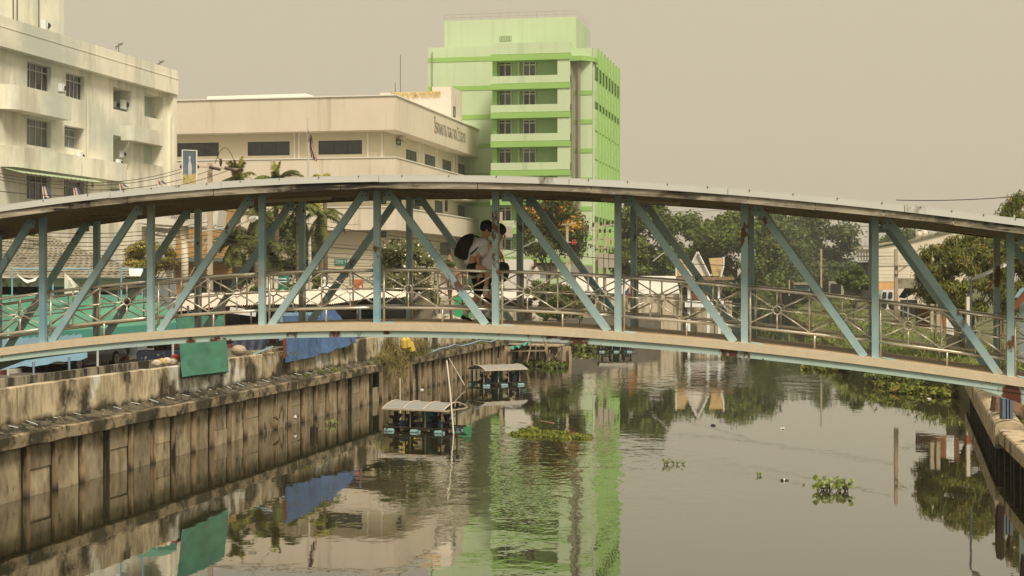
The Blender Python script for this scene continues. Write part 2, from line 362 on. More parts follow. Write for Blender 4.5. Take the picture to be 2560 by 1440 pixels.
for k, t in enumerate(pile_t):
    q = B(); w = random.uniform(.14, .19); le = random.uniform(-.02, .02); top = 1.46 if t < 72 or t > 77.4 else 1.6
    q.lbox(lambda a, z, d: U(-21.62+d, t+a+le*z, z), -w/2, w/2, -1.2, top, 0, .35); q.build('pile', m_pile, wall)
    if k+1 < len(pile_t):
        t2 = pile_t[k+1]; gap = .03; B().lbox(ux(0), t2-w/2-.13, t2-w/2+.01, -1.2, top-.03, -21.62, -21.375).build('slot_shade_filler', m_dark, wall); zs = [(-1.0, (.62+random.uniform(-.12, .12)) if k % 5 in (1, 3) else 1.42), (None, 1.45)]; zs[1] = (zs[0][1]+.02, 1.45)  # near-black box beside each pile: the gap's shadow put in as colour
        for j, (z0, z1) in enumerate(zs):
            if j == 1 and zs[0][1] > 1.4: continue
            if j == 1 and t > 50 and random.random() < .16: continue
            tilt = random.uniform(-.02, .02); du = random.uniform(-.03, .03)
            q = B(); q.lbox(lambda a, z, d: U(-21.5+d+tilt*z+du, a, z+(a-t)*random.choice((0, .004))), t+w/2+gap, t2-w/2-.14, z0, z1, 0, .15); q.build('concrete_panel', m_panel, wall)
m_pvc = M('pale pipe', A(185, 182, 165), rough=.4, var=.1)
for k in range(40):
    t = 33+1.28*k+random.uniform(-.15, .15); z = 1.97+random.uniform(-.03, .03)
    if 66 < t < 73: continue
    L = random.uniform(.16, .30); B().tube([U(-21.8, t, z), U(-21.8+L, t+.12, z-.1+random.uniform(-.03, .05))], .014, 6).build('drain_pipe', m_pvc, wall)
# low block wall behind the parapet
m_block = M('mouldy block', A(150, 135, 105, .9), vs=1.5, var=.2, bump=.4, orand=.1, layers=(((.05, .043, .03), 1.2, (1.5, 1.5, .35), .50, .06), ((.025, .022, .015), 2.4, (2, 2, .25), .60, .06)))
bw = thing('block_wall', U(-24, 50, GL), 'low mouldy concrete block wall between the parapet and the road on the left', 'wall')
for k in range(14):
    t = 35+1.5*k; B().lbox(ux(-24), t, t+1.485, GL, 2.98+.01*random.random(), 0, .15).build('concrete_block', m_block, bw)
# red and white kerb
m_kr, m_kw = M('kerb red', A(140, 70, 60), var=.25, bump=.2), M('kerb white', A(205, 190, 160), var=.15)
kb = thing('kerb', U(-29.8, 60, GL), 'red and white striped road kerb behind the low block wall', 'kerb')
for k in range(46):
    t = 46+1.0*k; B().lbox(ux(-29.8), t, t+.99, GL, GL+.16, 0, .2).build('kerb_stone', m_kr if k % 2 else m_kw, kb)

# ---------------------------------------------------------------- right bank
m_rcap = M('bright old concrete', A(176, 152, 112, .9), vs=1.6, var=.2, bump=.5, bs=8, layers=(((.08, .07, .045), 1.3, (1, 1, 1), .58, .05), ((.03, .028, .015), 4, (1, 1, 1), .66, .05)))
m_rdark = M('shade black concrete', (.05, .04, .026), vs=2, var=.4, bump=.5, orand=.3, layers=(((.015, .013, .008), 2, (2, 2, .3), .5, .1), ((.16, .13, .08), 3, (3, 3, .15), .68, .05)))  # near black: shade on faces turned from the sun is in the colour
rw = thing('retaining_wall', U(5.3, 45, 0), 'low concrete canal wall with a bright capping beam over dark piles on the right bank', 'wall')
f5 = lambda t, z, d: U(5.1+d+.0*(t-30), t, z)
for a, c in ((24, 32.6), (32.63, 37.9), (37.93, 42.6), (42.63, 47.1), (47.13, 50.6)):
    j = random.uniform(-.03, .03); q = B()
    q.prism([f5(a, .78+j, 0), f5(a, 1.17+j, 0), f5(a, 1.21+j, .04), f5(a, 1.21+j, .8), f5(a, .78+j, .8)], f5(c, 0, 0)-f5(a, 0, 0)); q.build('capping_beam', m_rcap, rw)
f6 = lambda t, z, d: U(5.0+d+(t-50.7)*.047, t, z)                    # the next pour stands higher, with a rounded end
q = B(); prof = [(0, .6)]+[(.45-.45*cos(a), 1.22+.22*sin(a)) for a in np.linspace(0, pi, 9)]+[(.9, .6)]
q.grid([[f6(50.7, z, d) for d, z in prof], [f6(78, z, d) for d, z in prof]]); q.add([f6(50.7, z, d) for d, z in prof], [tuple(range(len(prof)))]); q.build('capping_beam', m_rcap, rw)
for k in range(40):
    t = 26+1.25*k if k < 20 else 51+1.25*(k-20); w = random.uniform(.2, .3)
    f = f5 if t < 50.6 else f6
    B().lbox(f, t, t+w, -1.2, .8 if t < 50.6 else .7, .12+random.uniform(-.03, .03), .45).build('pile', m_rdark, rw)
    B().lbox(f, t+w+.03, t+1.22, -1.2, .79 if t < 50.6 else .7, .42, .5).build('wall_slab', m_rdark, rw)
B().lbox(f5, 41.0, 41.35, -1.0, 1.0, -.14, .0).build('fender_post', M('old timber', A(120, 98, 66), vs=3, stretch=(3, 3, .3), var=.3, bump=.5), rw)
m_terr = M('terrace concrete', A(190, 165, 122, .95), vs=1, var=.15, bump=.4, layers=(((.12, .10, .06), .8, (1, 1, 1), .6, .05),))
tr = thing('terrace', U(7.5, 42, GR), 'raised pale concrete terrace slabs behind the right canal wall', 'terrace')
for a, c in ((24, 36), (36.03, 43), (43.03, 49.5), (49.53, 56.5)):
    B().lbox(lambda t, z, d: U(6.25+d, t, z), a, c, 1.2, 1.50+random.uniform(-.02, .02), 0, 6).build('slab', m_terr, tr)

# ---------------------------------------------------------------- footbridge
tab = {-6: -3.0, -5: -2.75, -4: -2.45, -3: -2.12, -2: -1.76, -1: -1.42, 0: -1.14, 1: -.945, 2: -.822, 3: -.785, 4: -.806, 5: -.885, 6: -1.035, 7: -1.262, 8: -1.53, 9: -1.82, 10: -2.14, 11: -2.5, 12: -2.85}
pc = np.polyfit(list(tab), list(tab.values()), 6)
def dz(i): return H+float(np.polyval(pc, i))
def BR(i, w, z): return Vector((-8.1+i*2*cA+w*sA, 26.8-i*2*sA+w*cA, z))
I0, I1 = -5, 11
m_steel = M('light blue steel paint', A(163, 179, 163, .90), rough=.55, vs=1.2, var=.08, bump=.05, orand=.05, layers=(
    (A(172, 160, 135), 1.6, (1, 1, .5), .63, .03), ((.16, .07, .03), 1.9, (1, 1, .6), .635, .014), (A(120, 158, 160), .7, (1, 1, 1), .6, .1)))
m_steel2 = M('flaking blue beam paint', A(172, 184, 160, .90), rough=.5, vs=1, var=.08, layers=(
    ((.10, .035, .02), .42, (1, 1, .5), .525, .008), (A(175, 180, 165), 2, (1, 1, 3), .60, .03), ((.10, .035, .02), 3.0, (1, 1, 1.5), .64, .012)))
m_deck = M('tan deck concrete', A(207, 183, 142, .92), vs=6, var=.06, bump=.25, bs=60, layers=(((.28, .2, .12), 30, (1, 1, 1), .68, .05), (A(150, 130, 95, .9), 1.2, (1, 1, .6), .72, .04)))
m_deckt = M('shade toned deck topping', A(170, 142, 102, .85), vs=1, var=.1, bump=.3, bs=40)  # darker tan than the slab face: the roof's shade is in the colour
m_rbolt = M('rusty bolt', (.09, .045, .025), var=.2)
m_inox = M('stainless tube', (.84, .78, .67), rough=.36, metal=.70, var=.05)
m_wood = M('weathered fascia board', A(176, 158, 126, .92), vs=2, var=.3, bump=.4, stretch=(.6, .6, 6), orand=.12, layers=(
    ((.14, .11, .075), 1.4, (.7, .7, 6), .56, .1), ((.022, .017, .012), .55, (1, 1, 1.5), .515, .045), ((.3, .27, .2), 3, (.5, .5, 9), .6, .08)))
m_flash = M('pale metal flashing', A(214, 204, 178), rough=.45, var=.05, vs=1, layers=(((.25, .22, .17), 1.5, (1, 1, .5), .66, .04),))
m_soff = M('soffit boards', (.24, .19, .12), vs=2, var=.25, stretch=(1, 4, 1), orand=.1, layers=(((.05, .04, .03), 1, (1, 1, 1), .6, .08),))
br = thing('footbridge', BR(3, 1, H-1.2), 'arched covered steel footbridge with light blue trusses and stainless railings crossing the canal', 'footbridge')
sub = lambda a, c, n_: [a+(c-a)*k/n_ for k in range(n_+1)]
def sweep(prof, i0, i1, n_, zf=dz):
    b = B(); rows = [[BR(i, w, zf(i)+z) for w, z in prof] for i in sub(i0, i1, n_)]
    b.grid(rows); b.add(rows[0], [tuple(range(len(prof)))[::-1]]).add(rows[-1], [tuple(range(len(prof)))]); return b
def ring(w0, w1, z0, z1): return [(w0, z0), (w1, z0), (w1, z1), (w0, z1), (w0, z0)]
sweep(ring(-.13, 2.13, -.128, 0), I0, I1, 96).build('deck_slab', m_deck, br)
sweep(ring(-.02, 2.02, .0, .012), I0, I1, 96).build('deck_topping', m_deckt, br)
for w in (-.10, 2.02): sweep(ring(w, w+.08, -.232, -.130), I0, I1, 96).build('edge_beam', m_steel2, br)
for i in np.arange(I0, I1+.1, 1.0): B().bar(BR(i, -.01, dz(i)-.182), BR(i, 2.01, dz(i)-.182), .1, .09).build('cross_beam', m_steel2, br)
sweep(ring(-.02, 2.02, -.45, -.277), 8.6, I1, 12).build('landing_slab', m_rdark, br)  # underside in shadow: the dark is put into the slab's colour
def haunch(ia, ib, dep):
    b = B(); n_ = 10; 
    for w in (-.09, 2.03):
        rows = []
        for k in range(n_+1):
            q_ = k/n_; i = ia+(ib-ia)*q_; z = -.233-dep*min(1, (q_*1.5))**1.1
            rows.append([BR(i, w, dz(i)-.232), BR(i, w, dz(i)+z), BR(i, w+.06, dz(i)+z), BR(i, w+.06, dz(i)-.232)])
        b.grid(rows)
    return b.build('haunch_plate', m_steel2, br)
haunch(7.72, 9.4, .55); haunch(-.75, -2.6, .6)
sweep(ring(.02, 1.98, -.40, -.30), I0, -1.5, 12).build('landing_slab', m_rdark, br)  # same underside shade, put into the colour at this end
RH = 2.165
def rz(i): return dz(i)+RH
def member(b, i0, z0, i1, z1, w, wid, dep=.1):                      # box section lying in the truss plane
    ax = Vector((cA, -sA, 0)); p, q = BR(i0, w, z0), BR(i1, w, z1); d = (q-p).normalized(); nn = Vector((sA, cA, 0)); x = d.cross(nn).normalized()
    return b.hexa([o+x*a*wid/2+nn*c*dep/2 for o in (p, q) for a, c in ((-1, -1), (1, -1), (1, 1), (-1, 1))])
for w in (0, 2):
    for i in range(I0, I1+1):
        member(B(), i, dz(i)-.005, i, rz(i)+.01, w, .105).build('post', m_steel, br)
        if i < I1:
            a, c = (i+.08, i+.90) if i < 3 else (i+.92, i+.09)
            member(B(), a, dz(a)-.005, c, rz(c)+.01, w, .115, .085).build('diagonal', m_steel, br)
            for (g_, zg) in ((c, rz(c)-.10),):
                gp = B().bar(BR(g_-.07, w-.055, zg+.02), BR(g_+.07, w-.055, zg+.02), .16, .012, up=(0, 0, 1)) if False else member(B(), g_-.035, zg, g_+.035, zg, w-.05, .12, .012); gp = gp.build('gusset_plate', m_steel, br)
                for q_ in (-.02, .02): B().box(BR(g_+q_, w-.062, zg+.03), (.018, .012, .018), -TH).build('bolt', m_rbolt, gp)
            B().bar(BR(i+.05, w, dz(i)+.006), BR(i+.15, w, dz(i+.15)+.006), .09, .02).build('base_plate', m_steel, br)
# railings
for w in (.12, 1.86):
    sg = 1 if w < 1 else -1
    for i in range(I0, I1):
        b = B().tube([BR(j, w, dz(j)+.87) for j in sub(i, i+1, 3)], .026, 8); b.build('top_rail', m_inox, br, smooth=True)
        b = B().tube([BR(j, w, dz(j)+.245) for j in sub(i, i+1, 3)], .024, 8); b.build('bottom_rail', m_inox, br, smooth=True)
        for h in (0, .5):
            a, m_, c = i+h, i+h+.25, i+h+.5
            zc = lambda j, z: BR(j, w, dz(j)+z)
            b = B(); C_ = zc(m_, .558); R_ = .065
            for pt in (zc(a, .84), zc(a, .27), zc(c, .84), zc(c, .27), zc(m_, .85), zc(m_, .265), zc(a, .56), zc(c, .56)):
                d = (pt-C_).normalized(); b.tube([C_+d*R_, pt], .0135, 6)
            b.tube([zc(a, .86), zc(a, .25)], .0145, 6)
            pn = b.build('railing_panel', m_inox, br, smooth=True)
            B().torus(C_, (sA, cA, 0), R_, .012, 16, 6).build('ring', m_inox, pn, smooth=True)
        B().tube([BR(i+.04, w, dz(i)), BR(i+.04, w, dz(i)+.86)], .022, 8).build('rail_post', m_inox, br, smooth=True)
        B().tube([BR(i+.54, w, dz(i+.54)), BR(i+.54, w, dz(i+.54)+.25)], .015, 8).build('rail_foot', m_inox, br, smooth=True)
# roof
WN, WF = -.86, 2.52
for i in np.arange(I0, I1, .25):                                     # ribbed soffit sheets
    b = B(); rows = []
    for k in range(9):
        j = i+.25*k/8; zz = .0 if k % 2 else .014; rows.append([BR(j, WN+.02, rz(j)+zz), BR(j, WF-.02, rz(j)+zz)])
    b.grid(rows).build('soffit_sheet', m_soff, br)
j = I0; k = 0
seamsw = [-5, -3.9, -2.8, -1.75, -.62, .48, 1.0, 1.75, 2.83, 3.95, 4.85, 6.05, 6.55, 7.05, 7.55, 8.6, 9.7, 11]
for a, c in zip(seamsw, seamsw[1:]):
    dj = random.uniform(-.006, .006)
    sweep(ring(WN-.03, WN, -.012+dj, .115+dj), a+.003, c-.003, 4, rz).build('fascia_board', m_wood, br)
    sweep(ring(WF, WF+.03, -.012, .12), a+.003, c-.003, 4, rz).build('fascia_board', m_wood, br)
sf = [-5, -3.4, -1.9, -.75, .85, 1.82, 3.15, 4.68, 5.9, 7.2, 8.1, 9.5, 11]
for a, c in zip(sf, sf[1:]):
    dj = random.uniform(-.004, .004)
    sweep(ring(WN-.055, WN-.04, .10+dj, .195+dj), a+.002, c-.002, 5, rz).build('flashing', m_flash, br)
    sweep(ring(WN-.055, WF+.05, .196+dj, .206+dj), a+.002, c-.002, 5, rz).build('roof_sheet', m_flash, br)
    for q in range(4):
        i = a+(c-a)*(q+.5)/4; B().box(BR(i, WN-.06, rz(i)+.19), (.012, .012, .02)).build('screw', m_dark, br)
# strip lamp fittings under the roof
m_lampw = M('lamp white', A(190, 170, 130, .8), var=.05, rough=.5)
for i in (2.1, 5.1):
    B().bar(BR(i-.3, .9, rz(i-.3)-.03), BR(i+.35, .9, rz(i+.35)-.03), .09, .05).build('lamp_fitting', m_lampw, br)
for i in (-4.6, 9.7):
    p = BR(i, 1, 0); B().box((p.x, p.y, (dz(i)-.9-1.5)/2+.1), (1.0, 2.2, dz(i)-.3+1.5), -TH).build('pier', m_rcap, br)
# stub column and brick block on the terrace
p = on_z(2516, 1047, 1.5); m_gst = M('grey blue steel', A(92, 100, 105), rough=.5, var=.2)
t_ = thing('stub_column', p, 'short grey steel H column standing on the terrace under the bridge end', 'column')
B().box(p+Vector((0, 0, .32)), (.06, .3, .64)).build('web', m_gst, t_); B().box(p+Vector((-.12, 0, .32)), (.10, .3, .66)).build('flange', m_gst, t_); B().box(p+Vector((.12, 0, .32)), (.10, .3, .66)).build('flange', m_gst, t_)
p = on_z(2520, 1030, 1.5); B().prism([p+Vector(v) for v in ((-.45, 0, 0), (.6, 0, 0), (.6, 0, .42), (-.38, 0, .5))], (0, .5, 0)).build('masonry_block', M('reddish masonry', A(130, 95, 62), bump=.5, var=.25, layers=(((.03, .025, .02), 2, (1, 1, 1), .55, .08),)), label='reddish brown masonry block behind the stub column', cat='block')
# ================================================================ buildings
m_glass = M('window glass', (.022, .024, .022), rough=.12, var=.3, vs=.8, spec=.6)
m_glass2 = M('grey window glass', A(96, 96, 84, .9), rough=.25, var=.35, vs=.5)
m_alu = M('window frame', A(176, 168, 145), rough=.5, var=.05)
m_blk = M('black frame', (.02, .02, .02), rough=.5, var=.1)
m_aptw = M('aged cream render', A(226, 208, 172, .86), vs=.35, var=.07, bump=.15, bs=5, layers=(
    (A(190, 176, 143), .5, (1, 1, .25), .58, .1), (A(150, 140, 108), 1.4, (1.6, 1.6, .12), .66, .06), (A(196, 190, 160), .12, (1, 1, 1), .55, .1)))
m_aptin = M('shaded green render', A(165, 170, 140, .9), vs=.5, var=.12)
m_ac = M('aircon white', A(222, 214, 190), rough=.5, var=.04)
m_grill = M('aircon grill', (.05, .045, .04), var=.2)
def fr(px, py, t):                                                   # sight line met with a facade that faces the camera across the canal direction
    k = (px-CX)/F; Y = t/(k*sA+cA); p = P(px, py, Y); return (ut(p)[0], p.z)
def rect_u(x0, y0, x1, y1, u):
    a, za = on_u(x0, y0, u); b, _ = on_u(x1, y0, u); _, zb = on_u(x0, y1, u); return (a, b, zb, za)
def rect_t(x0, y0, x1, y1, t):
    a, za = fr(x0, y0, t); b, _ = fr(x1, y0, t); xm = (x0+x1)/2; _, za = fr(xm, y0, t); _, zb = fr(xm, y1, t); return (a, b, zb, za)
def aircon(p, yaw, parent=None, label='', s=1.0, group='air conditioner units on the old apartment block'):
    t = thing('air_conditioner', p, label, 'air conditioner', group)
    R = Matrix.Rotation(yaw, 3, 'Z'); q = lambda x, y, z: Vector(p)+R @ Vector((x*s, y*s, z*s))
    B().hexa([q(x, y, z) for z in (0, .6) for x, y in ((-.42, -.15), (.42, -.15), (.42, .15), (-.42, .15))]).build('casing', m_ac, t)
    g = B().torus(q(.1, -.155, .3), R @ Vector((0, 1, 0)), .2*s, .02*s, 14, 4).build('fan_guard', m_ac, t)
    B().ball(q(.1, -.14, .3), .19*s, .03*s, .19*s, 12, 6).build('fan', m_grill, t)
    for x in (-.3, .3): B().hexa([q(x+a, y, z) for z in (-.06, -.002) for a, y in ((-.03, -.2), (.03, -.2), (.03, .35), (-.03, .35))]).build('bracket', m_alu, t)
    return t

# ---- old apartment block on the left
ua = -46.0; fa = lambda t, z, d: U(ua+d, t, z)
tA0, tA1 = on_u(-500, 0, ua)[0], on_u(428, 0, ua)[0]
z_par0, z_par1 = 18.85, 20.55
apt = thing('apartment_block', U(ua-6, 95, GL), 'stained cream four storey apartment block with balconies and gridded windows', 'building')
wins = [(68, 152, 128, 217), (164, 180, 211, 241), (67, 293, 127, 361), (67, 436, 127, 497), (160, 448, 211, 502), (361, 231, 382, 288), (360, 354, 381, 406)]
holes = []; wr = []
for x0, y0, x1, y1 in wins:
    r = rect_u(x0, y0, x1, y1, ua); wr.append(r)
for i, r in enumerate(wr[:5]): holes.append((*r, .35))
rec = [rect_u(283, 216, 329, 272, ua), rect_u(283, 337, 327, 418, ua), rect_u(361, 231, 408, 290, ua), rect_u(360, 354, 408, 408, ua), rect_u(161, 312, 211, 368, ua)]
for i, r in enumerate(rec): holes.append((*r, 1.6 if i < 2 else .9))
holes.append((*rect_u(276, 468, 330, 500, ua), 1.0)); holes.append((*rect_u(228, 455, 235, 468, ua), .3))
B().wall(fa, tA0, tA1, GL, z_par0, holes).build('wall', m_aptw, apt)
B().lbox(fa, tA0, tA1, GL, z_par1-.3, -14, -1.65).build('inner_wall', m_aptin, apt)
B().quad(fa(tA1, GL, 0), fa(tA1, GL, -14), fa(tA1, z_par0, -14), fa(tA1, z_par0, 0)).build('end_wall', m_aptw, apt)
for h in holes:
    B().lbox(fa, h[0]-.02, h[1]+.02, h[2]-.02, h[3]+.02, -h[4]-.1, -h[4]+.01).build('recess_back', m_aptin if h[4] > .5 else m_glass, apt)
B().lbox(fa, tA0, tA1, z_par0, z_par1, -.6, .55).build('parapet', m_aptw, apt)
B().lbox(fa, tA0, tA1, z_par1-.62, z_par1-.56, .55, .575).build('string_course', m_aptw, apt)
B().lbox(fa, tA0, tA1, 18.84, 19.0, -14, -.6).build('roof_slab', m_aptw, apt)
B().lbox(fa, tA1-.5, tA1+.02, GL, z_par0, 0, .42).build('corner_pier', m_aptw, apt)
for i, (r, nx) in enumerate(zip(wr, (4, 5, 4, 4, 4, 2, 2))):
    window(apt, fa, *r, -.28 if i < 5 else -.72, nx, .72, .055, m_alu, m_glass if i != 2 else m_glass2)
r = rec[4]; window(apt, fa, r[0], r[1]-.2, r[2]+.1, r[3]-.1, -.6, 3, .6, .05, m_alu, m_glass2)
def curved_balcony(x0, y0, x1, yb, proj=1.0, rr=.9):
    a, zt = on_u(x0, y0, ua+proj); c, _ = on_u(x1, y0, ua+proj); _, zb = on_u(x0, yb, ua+proj)
    prof = [(c, 0)]+[(c, proj)]+[(a+rr-rr*sin(q), proj-rr+rr*cos(q)) for q in np.linspace(0, pi/2, 7)]+[(a, 0)]
    b = B(); inner = [(c-.12, 0), (c-.12, proj-.12)]+[(a+rr-(rr-.12)*sin(q), proj-rr+(rr-.12)*cos(q)) for q in np.linspace(0, pi/2, 7)]+[(a+.12, 0)]
    b.grid([[fa(t, zb, d) for t, d in prof], [fa(t, zt, d) for t, d in prof], [fa(t, zt, d) for t, d in inner], [fa(t, zb+.15, d) for t, d in inner]])
    b.add([fa(t, zb, d) for t, d in prof], [tuple(range(len(prof)))]); b.add([fa(t, zb+.15, d) for t, d in inner], [tuple(range(len(inner)))])
    b.build('balcony', m_aptw, apt)
curved_balcony(33, 209, 179, 271); curved_balcony(330, 313, 408, 350, .8, .5)
a, zt = on_u(33, 362, ua+.8); c, _ = on_u(330, 0, ua+.8); zb = on_u(33, 416, ua+.8)[1]
curved = [(c, 0), (c, .45)]+[(a+.7-.7*sin(q), .1+.7*cos(q)) for q in np.linspace(0, pi/2, 7)]+[(a, 0)]
B().grid([[fa(t, zb, d) for t, d in curved], [fa(t, zt, d) for t, d in curved]]).add([fa(t, zb, d) for t, d in curved], [tuple(range(len(curved)))]).add([fa(t, zt, d) for t, d in curved], [tuple(range(len(curved)))]).build('floor_band', m_aptw, apt)
for x in (216, 417):
    a, _ = on_u(x, 0, ua); B().tube([fa(a, GL, .45 if x > 300 else .06), fa(a, 17.6, .45 if x > 300 else .06)], .05, 6).build('drain_pipe', m_aptw, apt)
# corrugated canopy over the lower floor
a, z = on_u(40, 418, ua+1); c, _ = on_u(255, 430, ua+1)
B().grid([[fa(a+(c-a)*k/40, z-.05+.04*(k % 2), .3), ] +[fa(a+(c-a)*k/40, z-.35+.04*(k % 2), 1.5)] for k in range(41)]).build('canopy', M('green canopy', A(160, 170, 125), rough=.4), apt)
# stair tower on the roof
p0 = on_u(160, 60, ua-4)[0]; q = B(); ft = lambda t, z, d: U(ua-4+d, t, z)
q.lbox(ft, tA0, p0, 19, 27, -6, 0); q.build('stair_tower', m_aptw, apt)
for x in (32, 42, 96): B().lbox(ft, on_u(x, 40, ua-4)[0]-.04, on_u(x, 40, ua-4)[0]+.04, 20.4, 26, 0, .06).build('cable_duct', M('dark stain duct', A(120, 112, 85)), apt)
def ac_at(x, yb, u, lab, s=1, yaw=pi/2):
    Y = uY(x, u); p = P(x, yb, Y); return aircon(p, yaw, None, lab, s)
ac_at(113, 76, ua-3.6, 'white air conditioner on the roof beside the stair tower', 1.05)
ac_at(155, 230, ua+.55, 'white air conditioner on top of the upper curved balcony', .8)
ac_at(310, 273, ua-.4, 'white air conditioner in the upper recessed bay', 1.0)
ac_at(201, 402, ua+.2, 'white air conditioner hung below the broken window', .85)
ac_at(306, 394, ua-.3, 'upper white air conditioner in the lower recessed bay', .75)
ac_at(297, 417, ua+.25, 'lower white air conditioner hung at the edge of the lower bay', .8)
ac_at(287, 270, ua-.9, 'half hidden white air conditioner at the left of the upper bay', .75)
# roof antennas
m_ant = M('antenna metal', (.12, .11, .1), rough=.5)
for x, y, lab in ((297, 125, 'small television antenna on the parapet near its middle'), (400, 168, 'small television antenna at the far end of the parapet')):
    p = P(x, y+4, uY(x, ua)); b = B().tube([p, p+Vector((0, 0, .55))], .03, 5)
    b.tube([p+Vector((-.25, 0, .3)), p+Vector((.2, .1, .5))], .03, 5).tube([p+Vector((-.05, 0, .5)), p+Vector((.3, 0, .55))], .03, 5).tube([p+Vector((-.2, 0, .15)), p+Vector((-.05, 0, .4))], .03, 5); b.build('antenna', m_ant, label=lab, cat='antenna', loc=p)

# ---- cream hospital building
m_cream = M('cream paint', A(229, 206, 168, 1.02), vs=.12, var=.05, layers=((A(215, 196, 160), .15, (1, 1, .5), .6, .15), (A(196, 176, 140), 1.0, (1.2, 1.2, .07), .64, .09)))
m_cream2 = M('recessed cream wall', A(214, 194, 152), vs=.3, var=.04)
m_trim = M('cream trim', A(240, 222, 190), var=.03)
tW, uW = 152.2, -43.5
fw_ = lambda u, z, d: U(u, tW-d, z); fs_ = lambda t, z, d: U(uW+d, t, z)
uL = fr(405, 300, tW)[0]; tR = on_u(1232, 370, uW)[0]
hosp = thing('hospital_building', U(-55, 175, GL), 'cream hospital block with deep overhanging fascia and dark strip windows', 'building')
def slabring(z0, z1, inset=0., name='fascia', mat=m_cream):
    b = B(); q = [U(uL-10, tW+inset, 0), U(uW-inset, tW+inset, 0), U(uW-inset, tR-inset, 0), U(uL-10, tR-inset, 0)]
    b.prism([Vector((p.x, p.y, z0)) for p in q], (0, 0, z1-z0)); return b.build(name, mat, hosp)
slabring(20.9, 24.35); slabring(24.35, 24.47, -.12, 'coping', m_trim)
slabring(15.2, 18.05); slabring(18.05, 18.15, -.08, 'coping', m_trim)
slabring(10.7, 13.0); slabring(13.0, 13.1, -.08, 'coping', m_trim)
IN = 1.7
def story(z0, z1, wf, ws, depth=.12):
    f1 = lambda u, z, d: U(u, tW+IN-d, z); f2 = lambda t, z, d: U(uW-IN+d, t, z)
    hf = [rect_t(*w, tW+IN) for w in wf]; hs = [rect_u(*w, uW-IN) for w in ws]
    B().wall(f1, uL-10, uW-IN, z0, z1, [(*h, depth) for h in hf]).build('wall', m_cream2, hosp)
    B().wall(f2, tW+IN, tR-IN-1, z0, z1, [(*h, depth) for h in hs]).build('wall', m_cream2, hosp)
    for h in hf: window(hosp, f1, *h, -depth, 3, None, .05, m_blk, m_glass)
    for h in hs: window(hosp, f2, *h, -depth, 4, None, .12, m_blk, m_glass2)
    return f1, f2
f1, f2 = story(18.0, 20.95, [(443, 357, 547, 391), (619, 354, 724, 389), (796, 351, 905, 386)],
      [(1015, 372, 1042, 399), (1062, 384, 1088, 413), (1106, 397, 1129, 425), (1146, 408, 1167, 435)])
for x in (737, 748, 920, 955): a = fr(x, 350, tW+IN)[0]; B().lbox(f1, a-.08, a+.08, 18.1, 20.9, 0, .12).build('downpipe', m_trim, hosp)
for x in (1047, 1057, 1091, 1133, 1141): a = on_u(x, 400, uW-IN)[0]; B().lbox(f2, a-.12, a+.12, 18.1, 20.9, 0, .12).build('downpipe', m_trim, hosp)
r = rect_u(990, 346, 1001, 361, uW-IN); w_ = window(hosp, f2, *r, .0, 1, None, .1, m_blk, m_glass)
a, c_, z0, z1 = r; B().add([f2(a, z1, .05), f2(c_, z1, .05), f2(c_, z0+.3, .7), f2(a, z0+.3, .7)], [(0, 1, 2, 3)]).build('open_sash', m_blk, hosp)
story(13.0, 15.25, [(951, 486, 966, 511)], [(1031, 495, 1050, 523), (1087, 500, 1107, 531), (1112, 500, 1120, 528), (1145, 512, 1167, 541)])
f1, f2 = story(GL, 10.75, [(952, 578, 966, 594), (975, 597, 1000, 619)], [(1100, 607, 1128, 637)])
for k in range(15):                                                  # lapped siding boards of the ground floor
    z = GL+.1+.56*k; B().lbox(f1, uL-6, uW-IN, z, z+.535, .02, .05).build('siding_board', m_cream2, hosp) if 3 > 4 or z < 6.9 else None
    if z < 9.8: B().lbox(f2, tW+IN, tR-IN-1, z, z+.535, .02, .05).build('siding_board', m_cream2, hosp) if z < 6.0 else None
for k in range(8):
    z = 7.0+.45*k; B().lbox(f1, uL-6, fr(948, 600, tW+IN)[0], z, z+.425, .02, .05).build('siding_board', m_cream2, hosp)
# roof room
a, zt = fr(518, 240, tW+6); c_, _ = fr(765, 235, tW+6); e_, _ = fr(790, 240, tW+6)
B().prism([U(a, tW+6, 24.3), U(e_+.6, tW+6, 24.3), U(c_, tW+6, zt), U(a, tW+6, zt-.05)], U(0, 12, 0)).build('roof_room', m_trim, hosp)
m_let, m_gold = M('grey letters', A(150, 138, 105), var=.1), M('gold letters', A(214, 180, 96), var=.2)
p = U(uW+.02, on_u(1085, 340, uW)[0], 0); q = U(uW, on_u(1163, 362, uW)[0], 0)
NAME = 'โรงพยาบาลบางบัวทอง'
z_ = on_u(1085, 338, uW)[1]
text(NAME, 1.6, 'lettering', m_let, hosp, (p.x, p.y, 22.1), q-p, (0, 0, 1), .05, (q-p).length, 1.75)
p = U(fr(837, 655, tW+IN)[0], tW+IN-.15, 0)
# sign for building 3
m_sgn, m_wht = M('sign green', A(40, 130, 92), rough=.5, var=.04), M('sign white', A(235, 228, 205), var=.02)
a, c_, z0, z1 = rect_t(837, 648, 868, 663, tW+IN); sg = thing('wall_sign', U((a+c_)/2, tW+IN-.1, z0), 'green sign reading อาคาร 3 on the cream siding wall', 'sign')
B().lbox(f1, a, c_, z0, z1, .06, .12).build('board', m_sgn, sg)
text('อาคาร 3', .4, 'lettering', m_wht, sg, U(a+.12, tW+IN-.14, z0+.16), (cA, -sA, 0), (0, 0, 1), .01, c_-a-.24, .40)
